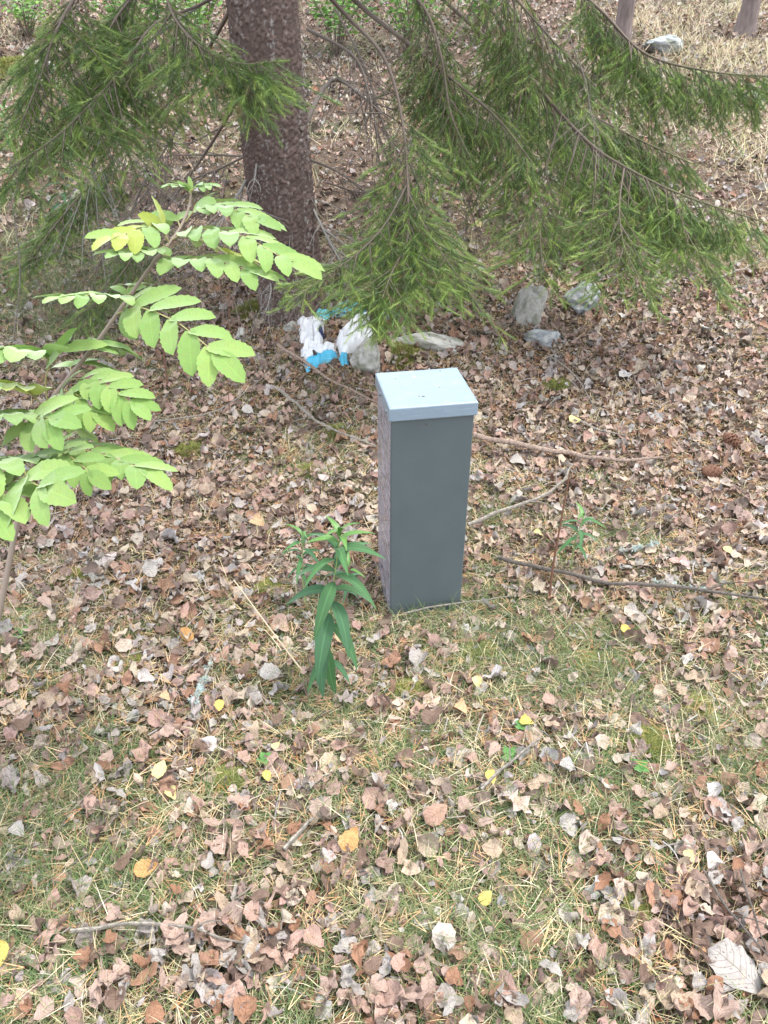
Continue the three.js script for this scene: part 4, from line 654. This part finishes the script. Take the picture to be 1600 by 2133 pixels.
// ---------------------------------------------------------------- cones
function cone(px, py, yaw, label) {
  const g = group('pine_cone', spot(px, py, 0.03), label, 'cone', 'fallen cones'), mat = std(0.15, 0.07, 0.042, 0.8);
  const core = new THREE.SphereGeometry(1, 12, 10).scale(0.010, 0.010, 0.024), scales = []; part('core', core, mat, g);
  const sc = new THREE.SphereGeometry(1, 8, 6).scale(0.008, 0.002, 0.008);
  for (let k = 0; k < 44; k++) { const f = k / 43, z = -0.022 + 0.044 * f, a = k * 2.39996, r = 0.013 * Math.sin(Math.PI * (0.15 + 0.8 * f)) + 0.002, s = part('scale', sc, mat, g); s.position.set(Math.cos(a) * r, Math.sin(a) * r, z); s.rotation.set(0, 0, a - Math.PI / 2); s.rotateX(-0.7); }
  g.rotation.set(0.2, yaw, 0); g.scale.setScalar(1.35);
}
cone(1520, 930, 0.6, 'open reddish brown cone farther up by the right edge');
cone(1478, 996, 1.5, 'dark reddish cone nearer to the thick pinkish stick');

// ---------------------------------------------------------------- single leaves lying on top
const leafMatOf = new Map();
function leafMat(c) { const k = c.join(); if (!leafMatOf.has(k)) leafMatOf.set(k, std(...c, 0.8, { map: leafMatOf.size % 2 ? leafMap2 : leafMap, bumpMap: leafBump, bumpScale: 0.0012 })); return leafMatOf.get(k); }
const fineGeos = [0, 1, 2, 3].map(k => leafGeo(600 + k, { curl: 0.35 + 0.2 * k, fold: 0.15, wide: 0.8, nu: 8, nv: 4, crumple: 0.12 }));
const special = [];
function oneLeaf(px, py, size, c, label, yaw, tilt = 0.25, lift = 0.03) {
  const R = rng(px * 7 + py), p = spot(px, py); special.push(p); const [q0, q1] = lay(R, p.x, p.z, 1, tilt, lift), m = solo('fallen_leaf', fineGeos[(px + py) % 4], leafMat(c), label, 'leaf', 'leaves lying on the litter');
  m.position.copy(q0); m.quaternion.copy(new THREE.Quaternion().setFromUnitVectors(UPV, groundNormal(p.x, p.z).add(V(0, 0, tilt)).normalize())).multiply(new THREE.Quaternion().setFromAxisAngle(UPV, yaw)); m.scale.setScalar(size);
}
const YEL = [0.74, 0.60, 0.16], LEM = [0.80, 0.72, 0.34], ORA = [0.62, 0.36, 0.14], WHI = [0.50, 0.475, 0.45], TAN = [0.66, 0.47, 0.28];
oneLeaf(338, 1618, 0.046, LEM, 'largest bright yellow leaf in the left foreground', 3.0);
oneLeaf(362, 1668, 0.034, LEM, 'pale yellow leaf just below the largest yellow leaf', 0.6);
oneLeaf(461, 1488, 0.032, YEL, 'small yellow leaf right of the lichen twig', 0.2);
oneLeaf(348, 1466, 0.032, TAN, 'small tan yellow leaf left of the lichen twig', 1.0);
oneLeaf(577, 1570, 0.022, LEM, 'tiny lemon leaf below and left of the green herb', 2.0);
oneLeaf(559, 1634, 0.026, YEL, 'tiny yellow leaf beneath the tiny lemon leaf', 0.4);
oneLeaf(311, 1826, 0.048, ORA, 'orange tan leaf above the grey bent twig', 1.9);
oneLeaf(731, 1766, 0.055, ORA, 'orange leaf on a grey leaf in the centre foreground', 2.6);
oneLeaf(1095, 1519, 0.036, YEL, 'vivid yellow leaf beside a green sprout in the right foreground', 1.5);
oneLeaf(1021, 1635, 0.034, YEL, 'yellow leaf left of the crooked grey twig', 0.3);
oneLeaf(960, 1490, 0.038, TAN, 'dull yellow leaf up and left of the vivid yellow one', 0.8);
oneLeaf(993, 1437, 0.034, LEM, 'narrow lemon leaf in the grass below the post', 0.1, 0.5);
oneLeaf(1300, 1329, 0.034, YEL, 'yellow leaf in grass below the long dark stick', 0.7);
oneLeaf(1195, 888, 0.05, LEM, 'pale yellow leaf on the brown leaves right of the lid', 1.2);
oneLeaf(1078, 976, 0.062, WHI, 'whitish curled leaf below the thick pinkish stick', 1.4, 0.3, 0.035);
oneLeaf(1243, 1207, 0.05, WHI, 'whitish square leaf just above the long dark stick', 0.3);
oneLeaf(518, 866, 0.055, WHI, 'white leaf in the shade left of the post', 1.0);
oneLeaf(318, 1205, 0.06, WHI, 'pale torn leaf in the pinkish leaf band at left', 0.6, 0.5);
oneLeaf(1010, 1886, 0.034, YEL, 'small yellow leaf low in the foreground right of centre', 2.4);
oneLeaf(1430, 1800, 0.028, LEM, 'small lemon leaf near the lower right edge', 0.6);
oneLeaf(538, 1100, 0.06, TAN, 'tan orange leaf left of the small bluish herb', 0.9, 0.4);
oneLeaf(8, 2005, 0.05, YEL, 'yellow leaf cut by the lower left edge', 0.2, 0.5);
oneLeaf(1118, 1124, 0.03, LEM, 'small lemon leaf between the post and the reddish stalk', 1.1);
oneLeaf(1512, 1160, 0.038, LEM, 'lemon leaf near the right edge above the long dark stick', 0.3);
oneLeaf(395, 1340, 0.05, ORA, 'orange leaf in grass left of the pale straw stalk', 0.8, 0.5);
oneLeaf(712, 1345, 0.045, TAN, 'yellowish tan leaf behind the stem of the green herb', 0.4, 0.5);
oneLeaf(1525, 2035, 0.105, [0.42, 0.40, 0.385], 'large whitish leaf at the lower right corner', 0.7, 0.15, 0.03);
oneLeaf(1180, 1735, 0.05, WHI, 'silvery leaf standing in the pale grass at right', 0.3, 0.7);
oneLeaf(567, 1417, 0.065, WHI, 'pale grey leaf left of the herb base', 1.3);
oneLeaf(45, 1745, 0.04, WHI, 'white leaf near the left edge of the foreground', 0.9);
oneLeaf(990, 566, 0.05, LEM, 'yellow leaf caught among spruce tips', 0.5, 0.5, 0.25);
oneLeaf(1480, 1705, 0.055, [0.46, 0.30, 0.24], 'flat pinkish leaf at right below the moss', 0.3);
oneLeaf(908, 1712, 0.06, [0.44, 0.28, 0.21], 'smooth pinkish brown leaf in the centre foreground', 2.2, 0.5);
oneLeaf(925, 1975, 0.062, [0.62, 0.54, 0.48], 'pale upright leaf in the grass at bottom centre', 0.3, 0.8);
{ // bright green sprouts
  const mat = phys(0.10, 0.25, 0.055, 0.9, { transmission: 0.35, thickness: 0 });
  for (const [px, py, s, label] of [[1058, 1586, 0.028, 'bright green sprout left of the crooked grey twig'], [1082, 1522, 0.022, 'green sprout touching the vivid yellow leaf'], [1328, 1608, 0.026, 'small green sprout below the yellow green moss at right'], [552, 1592, 0.022, 'dark green sprout below the tiny lemon leaf'], [45, 1332, 0.03, 'light green sprout at the left edge of the clearing']]) {
    const g = group('sprout', spot(px, py, 0.0), label, 'plant', 'green sprouts'), R = rng(px); part('stem', tube([V(0, 0, 0), V(0.001, 0.01, 0), V(0, 0.018, 0)], 0.0008, 4, 3), herbStem, g);
    for (let k = 0; k < 4; k++) { const l = part('leaf', fineGeos[k], mat, g); l.position.set(0, 0.018, 0); l.rotation.set(0, k * 1.6 + R(), 0); l.rotateX(-0.3); l.translateZ(s * 0.5); l.scale.setScalar(s); }
  }
}
{ // the larger dry leaves of the foreground, each lying loose on the litter and told apart by its neighbours
  const R = rng(404), kinds = [['pinkish brown', [0.50, 0.34, 0.285]], ['light tan', [0.50, 0.39, 0.29]], ['silvery grey', [0.45, 0.425, 0.41]], ['rust brown', [0.36, 0.19, 0.115]], ['dark brown', [0.22, 0.145, 0.11]], ['pale rose', [0.50, 0.37, 0.315]]];
  const marks = [[338, 1618, 'the largest yellow leaf'], [461, 1488, 'the yellow leaf by the lichen twig'], [311, 1826, 'the orange tan leaf'], [731, 1766, 'the central orange leaf'], [1095, 1519, 'the vivid yellow leaf'], [1021, 1635, 'the yellow leaf by the crooked twig'], [960, 1490, 'the dull yellow leaf'], [1300, 1329, 'the yellow leaf in the grass'], [1010, 1886, 'the lowest yellow leaf'], [1525, 2035, 'the large whitish corner leaf'], [567, 1417, 'the pale grey leaf by the herb'], [45, 1745, 'the white leaf at the left edge'], [1180, 1735, 'the silvery leaf in pale grass'], [340, 1955, 'the grey bent twig'], [1060, 1610, 'the crooked grey twig'], [1400, 1250, 'the long dark stick'], [560, 1310, 'the pale straw stalk'], [682, 1432, 'the foot of the green herb'], [880, 1285, 'the foot of the post'], [1152, 1240, 'the reddish stalk'], [1350, 1550, 'the yellow green moss'], [45, 1332, 'the light green sprout'], [1500, 1920, 'the thin dark twigs'], [424, 1450, 'the lichen twig'], [640, 1750, 'the stubby grey twig'], [318, 1205, 'the pale torn leaf'], [925, 1975, 'the pale upright leaf'], [8, 2005, 'the yellow leaf at the lower left edge'], [908, 1712, 'the smooth pinkish leaf'], [1430, 1800, 'the small lemon leaf'], [1000, 2120, 'the middle of the bottom edge'], [500, 2110, 'the bottom edge left of centre'], [1590, 1700, 'the right edge'], [20, 1550, 'the left edge']];
  const used = new Set(); let made = 0, tries = 0;
  while (made < 262 && tries++ < 6000) {
    const px = R() * 1600, py = 1180 + 950 * Math.sqrt(R()), p = spot(px, py); if (inPost(p.x, p.z, 0.02) || special.some(s => s.distanceTo(p) < 0.05)) continue;
    if (R() < Math.min(0.75, Math.max(0, grassiness(p.x, p.z)) * 0.7)) continue;
    const k = pick(R, kinds), size = 0.036 + 0.030 * R() * R(), steep = R() < 0.25, [q0, q1] = lay(R, p.x, p.z, 1, steep ? 1 : 0.4, 0.024 + R() * 0.01), word = size < 0.043 ? 'small' : size > 0.055 ? 'big' : 'dry';
    let label = null;
    for (const [mx, my, name] of marks.map(m => [...m, Math.hypot(m[0] - px, m[1] - py)]).filter(m => m[3] > 40 && m[3] < 420).sort((a, b) => a[3] - b[3])) {
      const dx = px - mx, dy = py - my, far = Math.hypot(dx, dy) > 180 ? 'well ' : 'just ', side = Math.abs(dx) > 2 * Math.abs(dy) ? (dx < 0 ? 'left of' : 'right of') : Math.abs(dy) > 2 * Math.abs(dx) ? (dy < 0 ? 'above' : 'below') : (dy < 0 ? 'above and ' : 'below and ') + (dx < 0 ? 'left of' : 'right of');
      const l = `${word} ${k[0]} leaf ${steep ? 'tilted up ' : ''}${far}${side} ${name}`; if (!used.has(l) && l.split(' ').length <= 16) { label = l; break; }
    }
    if (!label) continue; used.add(label);
    const m = solo('fallen_leaf', pick(R, leafGeos), leafMat(k[1]), label, 'leaf', 'loose dry leaves in the foreground');
    m.position.copy(q0); m.quaternion.copy(q1); m.scale.setScalar(size); made++;
  }
  console.log('single leaves', made);
}

// ---------------------------------------------------------------- leafy bushes up the slope
function bush(px, py, r, hgt, n, tones, seed, label) {
  const p = spot(px, py), g = group('leafy_bush', p, label, 'bush', 'bushes up the slope'), R = rng(seed), wood = [], lv = new Copies(leafGeo(700 + seed, { curl: 0.4, wide: 0.65, nu: 4, nv: 2 }), bushMat);
  for (let k = 0; k < 14; k++) { const a = R() * 6.28, q = r * (0.3 + 0.7 * R()), e = V(Math.cos(a) * q, hgt * (0.5 + 0.6 * R()), Math.sin(a) * q), mid = V(e.x * 0.35, e.y * 0.6, e.z * 0.35); wood.push(tube([V(0, -0.03, 0), mid, e], [0.006, 0.0015], 5, 8)); for (let s = 0; s < n / 14; s++) { const f = 0.3 + 0.75 * R(), b = f < 0.5 ? mid.clone().multiplyScalar(f * 2) : mid.clone().lerp(e, f * 2 - 1); b.add(V((R() - 0.5) * 0.14, (R() - 0.5) * 0.1, (R() - 0.5) * 0.14)); lv.add(b, new THREE.Quaternion().setFromEuler(new THREE.Euler((R() - 0.5) * 1.2, R() * 6.28, (R() - 0.5) * 1.2)), V(1, 1, 1).multiplyScalar(0.035 + 0.03 * R()), vary(R, pick(R, tones), 0.2)); } }
  const w = part('branches', mergeGeometries(wood), twigMat, g); lv.build('leaves', w);
}
const bushMat = phys(1, 1, 1, 0.95, { transmission: 0.35, thickness: 0 }), lush = [[0.16, 0.30, 0.06], [0.20, 0.36, 0.07], [0.12, 0.25, 0.06]];
bush(280, 150, 0.5, 0.7, 500, lush, 1, 'bright green bush behind the left boughs at the top');
bush(420, 130, 0.6, 0.8, 600, lush, 2, 'light green bush left of the spruce trunk at the top');
bush(700, 120, 0.7, 0.9, 700, lush, 3, 'sunlit green bush right of the spruce trunk at the top');
bush(850, 110, 0.6, 0.7, 500, lush, 4, 'yellow green bush behind the hanging twigs at the top');
bush(60, 80, 0.45, 0.5, 300, lush, 5, 'small green bush at the top left corner');
bush(1000, 80, 0.7, 0.8, 500, lush, 6, 'green bush behind the middle boughs at the top');

renderer.render(scene, camera);
